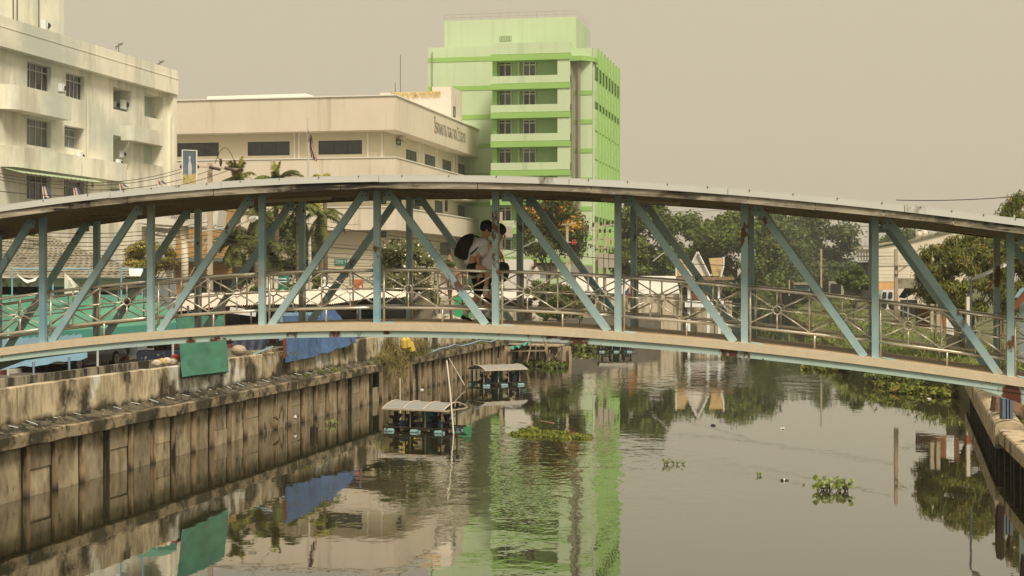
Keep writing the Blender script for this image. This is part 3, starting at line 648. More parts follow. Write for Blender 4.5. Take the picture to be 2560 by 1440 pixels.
# ---- small annex beyond the hospital
an = thing('annex_building', U(-41, 205, GL), 'cream annex with deep balconies standing beyond the hospital block', 'building')
tN = 206; fN = lambda u, z, d: U(u, tN-d, z)
a, c_ = fr(1176, 500, tN)[0], fr(1292, 500, tN)[0]; zz = lambda y: fr(1230, y, tN)[1]
hN = [rect_t(1248, 560, 1262, 592, tN), rect_t(1240, 640, 1262, 690, tN)]
B().wall(fN, a, c_, GL, zz(545), [(*h, .4) for h in hN]).build('wall', m_cream2, an)
for h in hN: window(an, fN, *h, -.4, 2, None, .1, m_alu, m_glass)
B().lbox(fN, a, fr(1283, 500, tN)[0], zz(538), zz(500), -8, 1.6).build('balcony', m_cream, an)
B().lbox(fN, a, c_+.0, zz(545), zz(430), -14, -1.2).build('upper_wall', m_cream2, an)
for x in (1240, 1285): u_ = fr(x, 500, tN)[0]; B().lbox(fN, u_-.35, u_+.35, GL, zz(538), .2, .9).build('column', m_cream, an)
for y in (598, 622): B().lbox(fN, fr(1238, y, tN)[0], c_, zz(y+8), zz(y), 0, .7).build('ledge', m_cream, an)
# ---- pinkish block with gold letters
m_pink = M('pinkish render', A(228, 204, 172), vs=.3, var=.05, layers=((A(190, 160, 125), 1.1, (1.5, 1.5, .15), .68, .05),))
pk = thing('pink_block', U(-50, 186, 20), 'pinkish rooftop block with gold lettering behind the cream hospital', 'building')
uK = -44.3
tK = P(1128, 300, 184.2).dot(Vector((sA, cA, 0)))
fK = lambda u, z, d: U(u, tK-d, z)
zt, zl = fr(1100, 217, tK)[1], fr(1000, 231, tK)[1]
a, m_, = fr(950, 240, tK)[0], fr(1080, 240, tK)[0]; tK2 = on_u(1160, 260, uK)[0]
B().lbox(fK, a, m_, 24.2, zl, -6, 0).build('low_wall', m_pink, pk)
prof = [U(m_, tK, 0), U(uK-.0, tK, 0)]+[U(uK+.0, tK2-1, 0), U(uK-.8, tK2, 0), U(m_, tK2, 0)]
B().prism([Vector((p.x, p.y, 24.2)) for p in prof], (0, 0, zt-24.2)).build('tower', m_pink, pk)
r = rect_u(1133, 266, 1138, 291, uK); window(pk, lambda t, z, d: U(uK+d, t, z), *r, .0, 1, None, .08, m_blk, M('greenish glass', A(130, 140, 95)))
text(NAME, 1.6, 'lettering', m_gold, pk, U(fr(978, 240, tK)[0], tK-.1, fr(1040, 243, tK)[1]), (cA, -sA, 0), (0, 0, 1), .05, fr(1102, 240, tK)[0]-fr(978, 240, tK)[0], .95)
for x, y0, y1, lab in ((1001, 240, 138, 'tall thin mast rising behind the gold lettered block'), (988, 236, 208, 'short thin mast behind the gold lettered block')):
    p = P(x, y0+12, 205); B().tube([p, P(x, y1, 205)], .05, 5).build('mast', m_ant, label=lab, cat='mast', loc=p)

# ---- green tower
m_g1 = M('light green paint', A(193, 199, 150, 1.0), vs=.15, var=.04, layers=((A(170, 180, 130), .9, (1.3, 1.3, .06), .62, .10),(A(196, 204, 150), .08, (1, 1, 1), .55, .2),))
m_g2 = M('strong green paint', A(148, 180, 88, 1.), vs=.2, var=.03)
m_g3 = M('mid green paint', A(178, 196, 126, 1.0), vs=.2, var=.04)
m_pipe = M('brown grey pipe', A(140, 124, 98), rough=.5, var=.05)
tG, uG = 181.1, -27.7
gt = thing('green_tower', U(-40, 195, GL), 'ten storey light green tower with dark green stripes, balconies and side fins', 'building')
G = lambda t0: (lambda u, z, d: U(u, t0-d, z))
fB, fC, fL = G(180.0), G(181.1), G(190.0)
xz = lambda x, t: fr(x, 0, t)[0]; yz = lambda y, x=1330, t=180.0: fr(x, y, t)[1]
uB0, uB1 = xz(1227, 180), xz(1425, 180); uL0 = xz(1070, 190); tG2 = on_u(1545, 195, uG)[0]; FH = yz(100)-yz(172.5)
# core
zroof = fr(1460, 120, tG)[1]
B().lbox(fC, uB1-.5, uG, GL, zroof, -.5, 0).build('front_wall', m_g1, gt)
B().lbox(fL, uL0, uB0+3, GL, fr(1150, 117, 190)[1], -8, 0).build('left_wing', m_g1, gt)
B().lbox(fC, uB0, uG-1, GL, zroof, -8, -1.0).build('recess_wall', m_g3, gt)
pz = fr(1300, 46, 191)[1]
B().lbox(G(191), fr(1111, 60, 191)[0], fr(1440, 60, 191)[0], zroof-3, pz, -12, 0).build('roof_house', m_g1, gt)
B().lbox(G(191), fr(1249, 60, 191)[0], fr(1279, 60, 191)[0], fr(1264, 103, 191)[1], fr(1264, 90, 191)[1], 0, .05).build('roof_vent', M('vent grey', A(140, 150, 105), var=.2, vs=8), gt)
for k in range(5):                                                   # bars of the vent
    u_ = fr(1252+6*k, 60, 191)[0]; B().lbox(G(191), u_-.03, u_+.03, fr(1264, 103, 191)[1], fr(1264, 90, 191)[1], .05, .1).build('vent_bar', m_g1, gt)
# rooftop rails
rl = B()
for za in (pz+.35, pz+.75): rl.tube([U(fr(1111, 60, 191)[0], 191, za), U(fr(1440, 60, 191)[0], 191, za), U(fr(1440, 60, 191)[0], 202, za)], .014, 4)
for k in range(14): u_ = fr(1111, 60, 191)[0]+k*1.19; rl.tube([U(u_, 191, pz), U(u_, 191, pz+.8)], .014, 4)
rl.build('roof_rail', m_pipe, gt)
zt = lambda y: yz(y)
B().lbox(fB, uB0, uB1, zt(134), zt(106), -2.7, 0).build('parapet', m_g1, gt)
B().lbox(fB, uB0-.02, uB1+.02, zt(150), zt(135), -2.7, .12).build('stripe', m_g2, gt)
for k in range(8):
    y = 72.5*k
    z0, z1 = zt(207+y), zt(188.5+y)
    B().lbox(fB, uB0, uB1, z0, z1, -.15, 0).build('balcony_parapet', m_g1, gt)
    B().lbox(fB, uB0-.02, uB1+.02, zt(222+y), zt(208+y), -2.7, .1).build('stripe', m_g2, gt)
    B().lbox(fC, uB1-.1, uG+.01, fr(1460, 237+y, tG)[1], fr(1460, 226+y, tG)[1], 0, .06).build('stripe', m_g2, gt)
    B().lbox(fB, uB0, uB0+.55, zt(190+y), zt(150+y), -2.0, -.9).build('jamb', m_g2, gt)
    B().lbox(fB, uB1-1.5, uB1, zt(190+y), zt(150+y), -2.7, -.02).build('end_wall', m_g1, gt)
    for x0, x1 in ((1247, 1279), (1308, 1340)):
        r = rect_t(x0, 154+y, x1, 192+y, 182.0); window(gt, G(182.0), *r, .0, 2, .78, .11, m_trim, m_glass if (k+x0) % 3 else m_glass2)
    u_ = xz(1299, 182.3); B().lbox(G(182.0), u_-.12, u_+.12, zt(190+y), zt(150+y), 0, .35).build('pilaster', m_g1, gt)
for k in range(9):
    y = 72.5*k; B().lbox(fL, uL0-.03, uB0+2.5, fr(1150, 154+y, 190)[1], fr(1150, 143+y, 190)[1], 0, .06).build('stripe', m_g2, gt)
for x in (1430, 1447): u_ = xz(x, 180.7); B().tube([U(u_, 180.7, GL), U(u_, 180.7, fr(x, 150, 180.7)[1])], .2, 10).build('downpipe', m_pipe, gt)
# eave slab over the pipes
z0 = fr(1450, 151, 180)[1]; z1 = fr(1450, 139, 180)[1]
B().prism([U(xz(1425, 180), 180, z0), U(xz(1455, 180), 179.9, z0), U(uG+.25, 181.4, z0), U(uG+.25, 184, z0), U(xz(1425, 180), 184, z0)], (0, 0, z1-z0)).build('eave', m_g2, gt)
# side face with fins
fS = lambda t, z, d: U(uG+d, t, z)
hs = []; zr = [fr(1482, 226+72.5*k, tG)[1] for k in range(8)]
nf = 8; ft_ = [tG+1.3+(tG2-tG-1.3)*k/nf for k in range(nf+1)]
for k in range(8):
    zt_ = zr[k]+1.9
    for q in range(nf):
        if k not in (2, 3): hs.append((ft_[q]+.25, ft_[q]+2.6, zt_-.3, zt_+1.25, .25))
B().wall(fS, tG, tG2, GL, zroof, hs, 0).build('side_wall', m_g1, gt)
for h in hs: window(gt, fS, *h[:4], .02, 1, None, .05, m_blk, m_glass)
for k in range(8): B().lbox(fS, tG+1.2, tG2, zr[k]-1.1, zr[k]+.35, 0, .08).build('side_band', m_g3, gt)
for t in ft_[1:] if True else []: B().lbox(fS, t-.07, t+.07, zr[6], zroof+.5, .0, .26).build('fin', m_g2, gt)
B().lbox(fS, tG+1.0, tG+1.2, GL, zroof, 0, .1).build('corner_strip', m_g1, gt)
z_ = fr(1482, 500, tG)[1]; B().lbox(fS, tG+1.5, tG2-.5, zr[3]-2.2, zr[3]-1.0, .05, .1).build('opening_shade_strip', m_glass, gt)  # flat dark strip: an opening's shadow put on the wall as colour
B().lbox(fC, uB0, uG, GL, fr(1460, 664, tG)[1], 0, .6).build('plinth', M('grey base', A(150, 140, 120)), gt)
B().tube([U(uL0+.6, 189.8, GL+20), U(uL0+.6, 189.8, fr(1078, 130, 189.8)[1])], .06, 6).build('conductor', m_pipe, gt)

# ---- street buildings on the left, seen through the bridge
m_roofg = M('grey tile', A(142, 128, 98, .95), vs=1.4, var=.18, bump=.5, bs=7, orand=.12, layers=(((.10, .085, .055), 1, (1, 1, 1), .58, .1),))
hh = thing('tiled_roof_house', P(170, 760, 72), 'low house with a wide grey tiled hip roof on the left street side', 'house')
rl_, rr_, Yh = P(-120, 592, 76), P(125, 592, 76), 76
e0, e1 = P(-170, 693, 68), P(392, 693, 68)
n_ = 16
for k in range(n_):                                                 # courses of corrugated tile, each a strip
    a0, a1 = k/n_, (k+1)/n_+.015; rows = []
    for q in (a0, min(a1, 1.02)):
        L_, R_ = rl_.lerp(e0, q), rr_.lerp(e1, q); m2 = 60
        rows.append([L_.lerp(R_, j/m2)+Vector((0, -.02 if q == a1 else 0, .03*(j % 2)+(.04 if q != a0 else 0))) for j in range(m2+1)])
    B().grid(rows).build('tile_course', m_roofg, hh)
B().grid([[rr_, P(392, 693, 84)], [rr_.lerp(e1, 1), P(392, 693, 84)]]).build('hip_side', m_roofg, hh)
B().lbox(lambda x, z, d: Vector((x, 69.5-d, z)), e0.x+1, e1.x-1.2, GL, e0.z-.05, -8, 0).build('wall', M('blue grey wall', A(128, 130, 118, .9), vs=.6, var=.15), hh)
B().lbox(lambda x, z, d: Vector((x, 68.3-d, z)), e0.x, e1.x-.5, e0.z-.42, e0.z-.06, -.1, 0).build('eave_board', M('eave board', A(165, 150, 120), bump=.3, layers=(((.1, .08, .05), 2, (1, 1, .5), .6, .05),)), hh)
for x in (10, 60, 240): B().box(P(x, 740, 69.3), (1.1, .1, 1.3)).build('door', m_dark, hh)
m_och = M('ochre wall', A(165, 122, 66, .9), vs=.5, var=.12)
oh = thing('ochre_building', P(330, 760, 110), 'ochre yellow two storey building half hidden behind the tiled roof', 'building')
fO = lambda x, z, d: P(x, 0, 110).xz.to_3d().xzy*0+Vector(((x-CX)/F*110, 110-d, z))
yO = lambda y: H-(y-HY)/F*110
hO = [(175, 230, yO(650), yO(610), .4), (255, 300, yO(640), yO(590), .4), (395, 440, yO(620), yO(580), .4)]
B().wall(fO, 60, 590, GL, yO(500), hO).build('wall', m_och, oh)
for h in hO: window(oh, fO, *h[:4], -.35, 2, None, .08, m_blk, m_glass) if False else B().lbox(fO, h[0], h[1], h[2], h[3], -.5, -.38).build('window', m_glass, oh)
for k in range(14): B().lbox(fO, 262, 385, yO(560)-.35*k, yO(560)-.35*k+.32, .05, .1).build('slat', m_och, oh)
B().lbox(fO, 112, 148, yO(593), yO(573), .0, .1).build('window', m_glass2, oh)
B().lbox(fO, 60, 580, yO(655), yO(645), 0, 1.2).build('ledge', M('green truss', A(90, 105, 85)), oh)
B().lbox(fO, 470, 590, GL, yO(690), .05, .1).build('dark_opening', m_dark, oh)
# entrance porch with white fascia and round columns
pc_ = thing('entrance_porch', P(450, 760, 96), 'white entrance porch fascia with dark lettering on round columns', 'porch')
q = B(); 
q.prism([P(340, 520, 96), P(547, 520, 93), P(541, 570, 93), P(490, 567, 94), P(340, 557, 96)], Vector((-.6, 6, 0))); q.build('fascia', m_trim, pc_)
for x, w, Yc in ((462, 18, 95), (362, 16, 98)): B().tube([P(x, 766, Yc), P(x, 566, Yc)], w/F*Yc/2, 14).build('column', m_cream, pc_, smooth=True)
q = B(); q.bar(P(372, 572, 97.5), P(450, 580, 97), .12, .3); q.bar(P(372, 586, 97.5), P(450, 594, 97), .08, .1)
for k in range(5): q.bar(P(378+17*k, 573+2*k, 97.2), P(378+17*k, 588+2*k, 97.2), .05)
q.build('truss', m_alu, pc_)
text('ตรวจโรคผู้ป่วยนอก', 1, 'lettering', M('black letters', (.03, .03, .03)), pc_, P(428, 546, 92.8), P(515, 548, 91.9)-P(428, 546, 92.8), (0, 0, 1), .01, 2.1, .42)
# ================================================================ left street: stalls, tarps, car, poles
m_gtent = M('green tent cloth', A(80, 132, 98, .95), rough=.65, vs=.5, var=.14, bump=.9, bs=1.6, layers=((A(60, 108, 80, .95), .5, (.5, .5, 2), .56, .12), (A(104, 150, 112, .95), 1.1, (1, 1, 1), .64, .08)))  # darker layer: shade of the cloth folds is put into the colour
m_navy = M('navy tarp', (.012, .018, .045), rough=.6, vs=1, var=.3, bump=.3)
m_blue = M('blue tarp', A(56, 80, 104, .9), rough=.6, vs=.9, var=.2, bump=1., bs=5, layers=((A(42, 62, 86, .9), 1.6, (1.5, 1.5, .6), .54, .1), (A(84, 104, 118, .9), 3, (1, 1, 1), .66, .05)))
m_dgreen = M('green banner', A(62, 112, 82, .9), rough=.6, vs=.8, var=.16, bump=.7, bs=4, layers=((A(48, 92, 68, .9), 1.2, (.6, .6, 1.6), .55, .1),))
m_lblue = M('light blue paint', A(135, 162, 162), rough=.5)
m_cloth = M('white cloth', A(220, 208, 184), vs=2, var=.06)
m_conc = M('concrete pole', A(178, 155, 120), vs=1.5, var=.1, bump=.2)
m_insul = M('brown insulator', (.045, .02, .014), rough=.3)
m_wire = M('wire', (.04, .035, .03), rough=.6)
m_awn = M('cream awning', A(232, 208, 175), rough=.6, vs=.6, var=.05)
def cloth(name, corners, nx, ny, amp, mat, parent=None, freq=3, sag=.0, ragged=0., seed=0, **kw):
    a, b2, c, d = [Vector(p) for p in corners]                       # top-left, top-right, bottom-right, bottom-left
    nrm = (b2-a).cross(d-a).normalized(); rnd = random.Random(seed); rows = []
    ph = [rnd.uniform(0, 6.28) for _ in range(6)]
    for j in range(ny+1):
        v = j/ny; row = []
        for i in range(nx+1):
            u = i/nx; vv = v*(1+(ragged*(sin(u*17+ph[0])*.5+sin(u*41+ph[1])*.3) if j == ny else 0))
            p = a.lerp(b2, u).lerp(d.lerp(c, u), vv)
            w = amp*(sin(u*freq*6.28+ph[2]+v*1.3)+.5*sin(u*freq*14.1+ph[3]+v*2.)+.4*sin(v*9+ph[4]+u*5))*(.25+.75*v)
            row.append(p+nrm*w+Vector((0, 0, -sag*4*u*(1-u))))
        rows.append(row)
    return B().grid(rows).build(name, mat, parent, smooth=True, **kw)
# big green tent
tn = thing('green_canopy', P(200, 800, 60), 'large green cloth canopy over the roadside stalls on the left', 'canopy')
rA, rB = P(-220, 737, 66), P(352, 737, 62)
q = B(); e = [P(-220, 862, 57), P(180, 846, 57), P(442, 826, 58), P(442, 800, 70), P(-220, 820, 76)]
m1 = P(180, 790, 58.5); m2 = P(415, 768, 60)
q.grid([[rA, rA.lerp(rB, .5), rB], [P(-220, 800, 60), P(150, 792, 60), m2], [P(-220, 838, 57), P(180, 826, 57), P(442, 806, 58)]])
q.quad(rB, m2, P(430, 790, 64), P(380, 760, 68)); q.quad(m2, P(442, 806, 58), P(442, 806, 70), P(430, 790, 64)); q.quad(rA, rB, P(380, 760, 68), P(-220, 780, 76))
q.build('roof_cloth', m_gtent, tn)
rows = [[], []]
for k in range(81):
    u = k/80; pt = P(-220, 838, 57).lerp(P(180, 826, 57), u*2) if u < .5 else P(180, 826, 57).lerp(P(442, 806, 58), u*2-1)
    rows[0].append(pt); rows[1].append(pt+Vector((0, -.03, -.42-.07*abs(sin(k*.9)))))
B().grid(rows).build('valance', M('tent valance', A(62, 122, 98), rough=.7), tn)
rows = [[], []]
for k in range(61):
    u = k/60; pt = P(-40, 853, 56).lerp(P(205, 838, 56), u); s_ = (k % 4)/4; rows[0].append(pt+Vector((0, 0, .09*s_))); rows[1].append(pt+Vector((0, 0, -.35)))
B().grid(rows).build('skirt', m_lblue, tn)
for x, yb, Yp in ((244, 905, 57), (432, 897, 58), (20, 925, 56)): B().tube([P(x, yb+14, Yp), P(x, 820, Yp)], .045, 6).build('pole', M('tent pole', A(190, 182, 160)), tn)
# light blue tarp lean-to at the far left
tb = thing('blue_lean_to', P(110, 900, 50), 'sagging light blue tarp stretched over the car roof behind the block wall', 'tarp')
cloth('cloth', (P(-60, 872, 54), P(216, 858, 54), P(219, 896, 51), P(-60, 926, 50)), 30, 8, .03, M('pale blue tarp', A(104, 134, 140, .95), rough=.6, vs=1, var=.12), tb, sag=.05, seed=3)
for x, y0, y1 in ((173, 958, 893), (84, 965, 905)): B().tube([P(x, y0, 50.2), P(x, y1, 50.5)], .04, 6).build('pole', m_gst, tb)
# banner frames over the street
fmats = [(30, 226, 672, 738, 63), (303, 356, 672, 738, 62)]
for i, (x0, x1, y0, y1, Yp) in enumerate(fmats):
    t = thing('banner_frame', P((x0+x1)/2, y1, Yp), ['wide light blue tubular banner frame with a draped white cloth', 'narrow light blue tubular banner frame with a folded white cloth'][i], 'frame')
    b = B(); [b.tube([P(x, y1+60, Yp), P(x, y0, Yp)], .035, 6) for x in ((x0, (x0+x1)/2+4, x1-3) if i == 0 else (x0, x1))]; b.tube([P(x0, y0, Yp), P(x1, y0, Yp)], .035, 6); b.build('frame', m_lblue, t)
    if i == 0: cloth('cloth', (P(34, 672, 62.8), P(108, 675, 62.8), P(104, 682, 62.6), P(40, 680, 62.7)), 16, 5, .03, m_cloth, t, sag=.42, seed=5)
    else: cloth('cloth', (P(322, 672, 61.8), P(357, 672, 61.8), P(353, 690, 61.4), P(324, 690, 61.5)), 8, 4, .02, m_cloth, t, seed=6)
p = P(175, 738, 61)
B().prism([P(161, 683, 61), P(176, 695, 61.2), P(197, 718, 61), P(197, 740, 61), P(161, 740, 61)], (.0, .05, 0)).build('sail_banner', M('cream flag print', A(215, 200, 170), vs=3, var=.1, layers=((A(150, 165, 130), 2.5, (1, 1, 1), .62, .04),)), label='white triangular sail shaped banner over the green canopy', cat='banner')
# white street awning with stalls below
aw = thing('street_awning', P(680, 760, 78), 'long cream corrugated awning roof over the dark riverside shops', 'awning')
top = [(388, 738), (560, 731), (760, 727), (945, 727), (1040, 731)]; bot = [(430, 781), (563, 766), (663, 762), (831, 761), (935, 745), (1000, 745)]
def along(pts, u):
    xs = [p[0] for p in pts]; x = xs[0]+(xs[-1]-xs[0])*u; return x, float(np.interp(x, xs, [p[1] for p in pts]))
rows = [[], []]
for k in range(221):
    u = k/220; x, y = along(top, u); rows[0].append(P(x, y, 86)+Vector((0, 0, .03*(k % 2)))); x, y = along(bot, u); rows[1].append(P(x, y, 78)+Vector((0, 0, .05*(k % 2))))
B().grid(rows).build('roof_sheet', m_awn, aw)
for x in (470, 560, 712, 740, 830, 900): B().tube([P(x, 850 if x < 700 else 862, 77), P(x, 764, 77)], .06, 6).build('post', M('rust red post', (.20, .06, .035), bump=.2) if x in (712, 560) else m_gst, aw)
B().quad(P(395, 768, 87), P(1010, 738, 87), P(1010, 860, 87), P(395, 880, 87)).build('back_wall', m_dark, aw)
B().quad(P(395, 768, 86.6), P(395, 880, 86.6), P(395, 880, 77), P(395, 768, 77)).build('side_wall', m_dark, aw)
b = B(); b.bar(P(575, 775, 77), P(640, 784, 77), .1, .3); b.build('beam', m_cloth, aw)
lst = [((600, 782), (680, 778), (684, 846), (600, 852), 82, m_navy, 'flat navy tarp wall hanging in the shop behind the left posts'),
       ((582, 850), (668, 842), (664, 877), (584, 886), 76, m_navy, 'rumpled navy tarp folded low beside the red post'),
       ((455, 770), (560, 768), (560, 850), (455, 858), 82, M('dark teal', (.012, .03, .03), var=.3), 'dark teal curtain at the left end of the riverside shops'),
       ((700, 782), (800, 780), (800, 848), (697, 850), 74, M('pale blue cover', A(100, 124, 128, .9), vs=1, var=.2, bump=.4, bs=3), 'pale blue plastic cover draped over stacked goods'),
       ((800, 776), (832, 768), (856, 812), (798, 846), 73, m_blue, 'blue tarp peak rising behind the railing beside the pale cover')]
for k, (a, b2, c, d, Yp, mt, lab) in enumerate(lst):
    cloth('tarp', [P(*a, Yp), P(*b2, Yp), P(*c, Yp-.5), P(*d, Yp-.5)], 18, 8, .06, mt, label=lab, cat='tarp', seed=20+k, freq=4)
cloth('tarp', [P(808, 775, 72.5), P(838, 775, 73), P(896, 848, 71), P(800, 848, 71)], 20, 8, .08, m_blue, label='light blue tarp tent sloping down to the right behind the railing', cat='tarp', seed=41)
q = B(); [q.bar(P(x, 800, 80), P(x, 846, 80), .8, .05) for x in (858, 872, 886)]; q.build('shutter', M('grey shutter', A(120, 112, 92)), label='grey folded shutters under the awning beside the blue tent', cat='shutter')
# green banner hung over the parapet
gb = thing('green_banner', U(-21.7, 53.6, 2.0), 'dark green cloth banner hanging over the plaster canal wall', 'banner')
pY = lambda x, y, u=-21.52: P(x, y, uY(x, u))
cloth('cloth', (pY(441, 792, -22.2), pY(560, 788, -22.2), pY(571, 928), pY(458, 942)), 24, 26, .025, m_dgreen, gb, seed=9, freq=1.5, ragged=.0)
rows = [[pY(458+113*k/40, 938-14*k/40+(.0), -21.70) for k in range(41)], [pY(459+113*k/40, 946-14*k/40+2.5*sin(k*1.9), -21.70) for k in range(41)]]
B().grid(rows).build('fringe', M('banner fringe', A(60, 100, 80)), gb)
a, c = pY(505, 936, -21.66), pY(535, 932, -21.66)
text('ตลาดน้ำ', .2, 'lettering', m_wht, gb, a, c-a, (0, 0, 1), .003, (c-a).length, .09)
# blue tarp over the parapet
bt = thing('blue_tarp', U(-21.7, 64, 2.4), 'torn blue tarp hanging over the plaster canal wall beside the steps', 'tarp')
cloth('cloth', (pY(706, 790, -22.3), pY(790, 788, -22.3), pY(793, 890), pY(713, 907)), 22, 14, .05, m_blue, bt, seed=11, freq=2.5, ragged=.02)
cloth('cloth', (pY(785, 790, -22.4), pY(862, 800, -22.4), pY(896, 855), pY(793, 889)), 22, 12, .06, m_blue, bt, seed=12, freq=2.5, ragged=.05)
# planter, post and pots at the wall gap
pl = thing('planter', P(640, 884, 62), 'rough concrete planter with dry grass behind the wall at the red post', 'planter')
B().lbox(lambda t, z, d: U(-22.4+d, t, z), 58, 64.2, 2.4, 3.02, -.1, .0).build('slab', m_plaster, pl)
leafmesh('dry_grass', M('dry grass', (.20, .19, .07), irand=.3, trans=.3), [(P(650, 878, 61).x, P(650, 878, 61).y, 2.95, 1.8, .3, .1)], 500, .16, pl, asp=.12, up=0, droop=-1.5, kind='stuff')
p = P(597, 884, 61); B().ball(p+Vector((0, 0, .12)), .30, .26, .22, 12, 8, .04).build('clay_pot', M('clay pot', A(170, 146, 112), var=.2, bump=.3), label='round clay pot lying on its side on the wall top', cat='pot')
B().bar(P(712, 895, 61), P(712, 842, 61), .12).build('red_post', M('red oxide', (.16, .05, .03), bump=.3), label='rusty red steel post standing on the wall beside the blue tarp', cat='post')
B().bar(P(632, 886, 60.5), P(682, 866, 60.8), .13, .04).build('blue_board', m_lblue, label='light blue board lying on the wall beside the red post', cat='board')
# clothes stall under the green canopy
st = thing('market_stall', P(385, 890, 58), 'dark market stall counter with clothes and plastic bags under the canopy', 'stall')
fS_ = lambda x, z, d: Vector(((x-CX)/F*58, 58-d, z))
B().lbox(fS_, 341, 456, 2.45, 4.1, -3, -2.9).build('back_cloth', m_dark, st)
B().lbox(fS_, 341, 455, 2.75, 3.2, -.8, .0).build('counter', M('navy print cloth', (.02, .025, .05), layers=((A(170, 160, 150), 7, (1, 1, 1), .63, .03),)), st)
for x, w, c in ((352, 12, (.10, .07, .02)), (368, 14, (.14, .10, .03)), (385, 10, (.02, .02, .02)), (402, 12, (.03, .025, .02)), (418, 12, (.08, .03, .02))):
    B().lbox(fS_, x, x+w, 3.25, 3.85, -1.2, -1.0).build('garment', M('garment %g' % c[0], c), st)
for x, y, c in ((392, 908, (.6, .55, .45)), (405, 904, (.5, .35, .15)), (418, 902, (.6, .55, .5)), (446, 897, (.55, .5, .45)), (440, 893, (.5, .08, .05)), (433, 905, (.6, .5, .4))):
    p = pY(x, y, -23); p.z = GL+.62+.1; B().ball(P(x, y, uY(x, -22.3)), .17, .14, .12, 8, 6, .15).build('plastic_bag', M('bag %g %g' % (c[0], c[1]), c, rough=.4, bump=.4), label={392: 'crumpled white plastic bag at the left end of the wall top heap', 405: 'tan plastic bag in the heap on the wall', 418: 'white plastic bag in the middle of the heap on the wall', 446: 'white plastic bag next to the green banner', 440: 'small red plastic bag in the heap on the wall', 433: 'beige plastic bag low in the heap on the wall'}[x], cat='bag', group='plastic bags heaped on the wall')
# car
m_car = M('dark grey car paint', (.035, .034, .034), rough=.2, var=.05, spec=.7)
m_tyre, m_rim = M('tyre', (.012, .012, .012), rough=.8), M('alloy rim', (.62, .58, .5), rough=.35, metal=.25)
car = thing('parked_car', U(-28.6, 55.3, GL), 'dark grey hatchback with alloy wheels parked behind the low block wall', 'car')
tr_, tf_ = 61.0, 58.2
fc = lambda t, z, d: U(-27.75+d, t-4.25, z)
prof = [(62.2, .45), (62.25, .95), (62.05, 1.12), (61.5, 1.42), (60.6, 1.50), (59.4, 1.48), (58.3, 1.02), (57.3, .88), (57.05, .70), (57.0, .35), (57.7, .28), (61.6, .28)]
b = B(); n_ = len(prof)
for d in (0, -.06, -1.62, -1.68): b.v += [tuple(fc(t+(.0 if d in (-.06, -1.62) else 0), GL+z, d if z < 1 else d+(-.16 if d > -1 else .16))) for t, z in prof]
for r in range(3):
    for i in range(n_): b.f.append((r*n_+i, r*n_+(i+1) % n_, (r+1)*n_+(i+1) % n_, (r+1)*n_+i))
b.f += [tuple(range(n_))[::-1], tuple(range(3*n_, 4*n_))]; b.build('body', m_car, car)
B().add([fc(t, GL+z, -.10) for t, z in ((61.6, 1.08), (61.3, 1.38), (60.5, 1.44), (59.5, 1.42), (58.6, 1.06))], [(0, 1, 2, 3, 4)]).build('side_window', m_glass, car)
for t in (61.2, 58.1):
    for d in (.03, -1.7):
        w = B().tube([fc(t, GL+.32, d-.02), fc(t, GL+.32, d-.2 if d > -1 else d+.2)], .32, 20).build('wheel', m_tyre, car)
        b = B().tube([fc(t, GL+.32, d-.015), fc(t, GL+.32, d+.012)], .2, 16)
        for k in range(5): a_ = k*1.2566; b.bar(fc(t, GL+.32, d+.02), fc(t+.2*cos(a_), GL+.32+.2*sin(a_), d+.02), .05, .02)
        b.build('rim', m_rim, w)
B().lbox(fc, 57.05, 57.3, GL+.6, GL+.75, -.3, .01).build('headlight', m_rim, car); B().lbox(fc, 62.1, 62.28, GL+.85, GL+1.05, -.25, .01).build('tail_light', M('tail light', (.25, .02, .02), rough=.3), car)
B().lbox(fc, 60.0, 60.18, GL+.86, GL+.89, 0, .03).build('door_handle', m_rim, car)
# utility pole with crossarm and insulators
def pole(x, y0, y1, Y, w, lab, mat=m_conc, arms=(), taper=.75, grp=None):
    t = thing('utility_pole', P(x, y0, Y), lab, 'pole', grp); r = w/2/F*Y
    p, q_ = P(x, y0, Y), P(x, y1, Y); B().hexa([p+Vector((a*r, c*r, 0)) for a, c in ((-1, -1), (1, -1), (1, 1), (-1, 1))]+[q_+Vector((a*r*taper, c*r*taper, 0)) for a, c in ((-1, -1), (1, -1), (1, 1), (-1, 1))]).build('shaft', mat, t)
    for x0, ya, x1, yb in arms:
        a, c = P(x0, ya, Y-.2), P(x1, yb, Y+1.2 if abs(x1-x0) > 60 else Y-.2); B().bar(a, c, .1, .1).build('crossarm', mat, t)
    return t
up = pole(525, 775, 408, 88, 14, 'grey concrete utility pole with a crossarm of brown insulators', arms=((462, 414, 600, 424), (440, 600, 560, 603)))
for x, y, dx in ((464, 418, -1), (484, 419, 1), (537, 420, -1), (575, 422, -1), (594, 426, 1)):
    a = P(x, y, 87.6); B().tube([a-Vector((.32*dx, 0, .1)), a+Vector((.3*dx, 0, .06))], [.07, .10], 8).build('insulator', m_insul, up)
for x, y in ((469, 408), (552, 405), (587, 408)):
    a = P(x, y, 87.8); B().tube([a-Vector((0, 0, .25)), a, a+Vector((0, 0, .2))], [.04, .09, .04], 8).build('insulator', m_insul, up)
B().tube([P(520, 600, 88), P(470, 700, 87)], .03, 4).tube([P(500, 612, 88), P(540, 560, 88)], .03, 4).build('stay', m_conc, up)
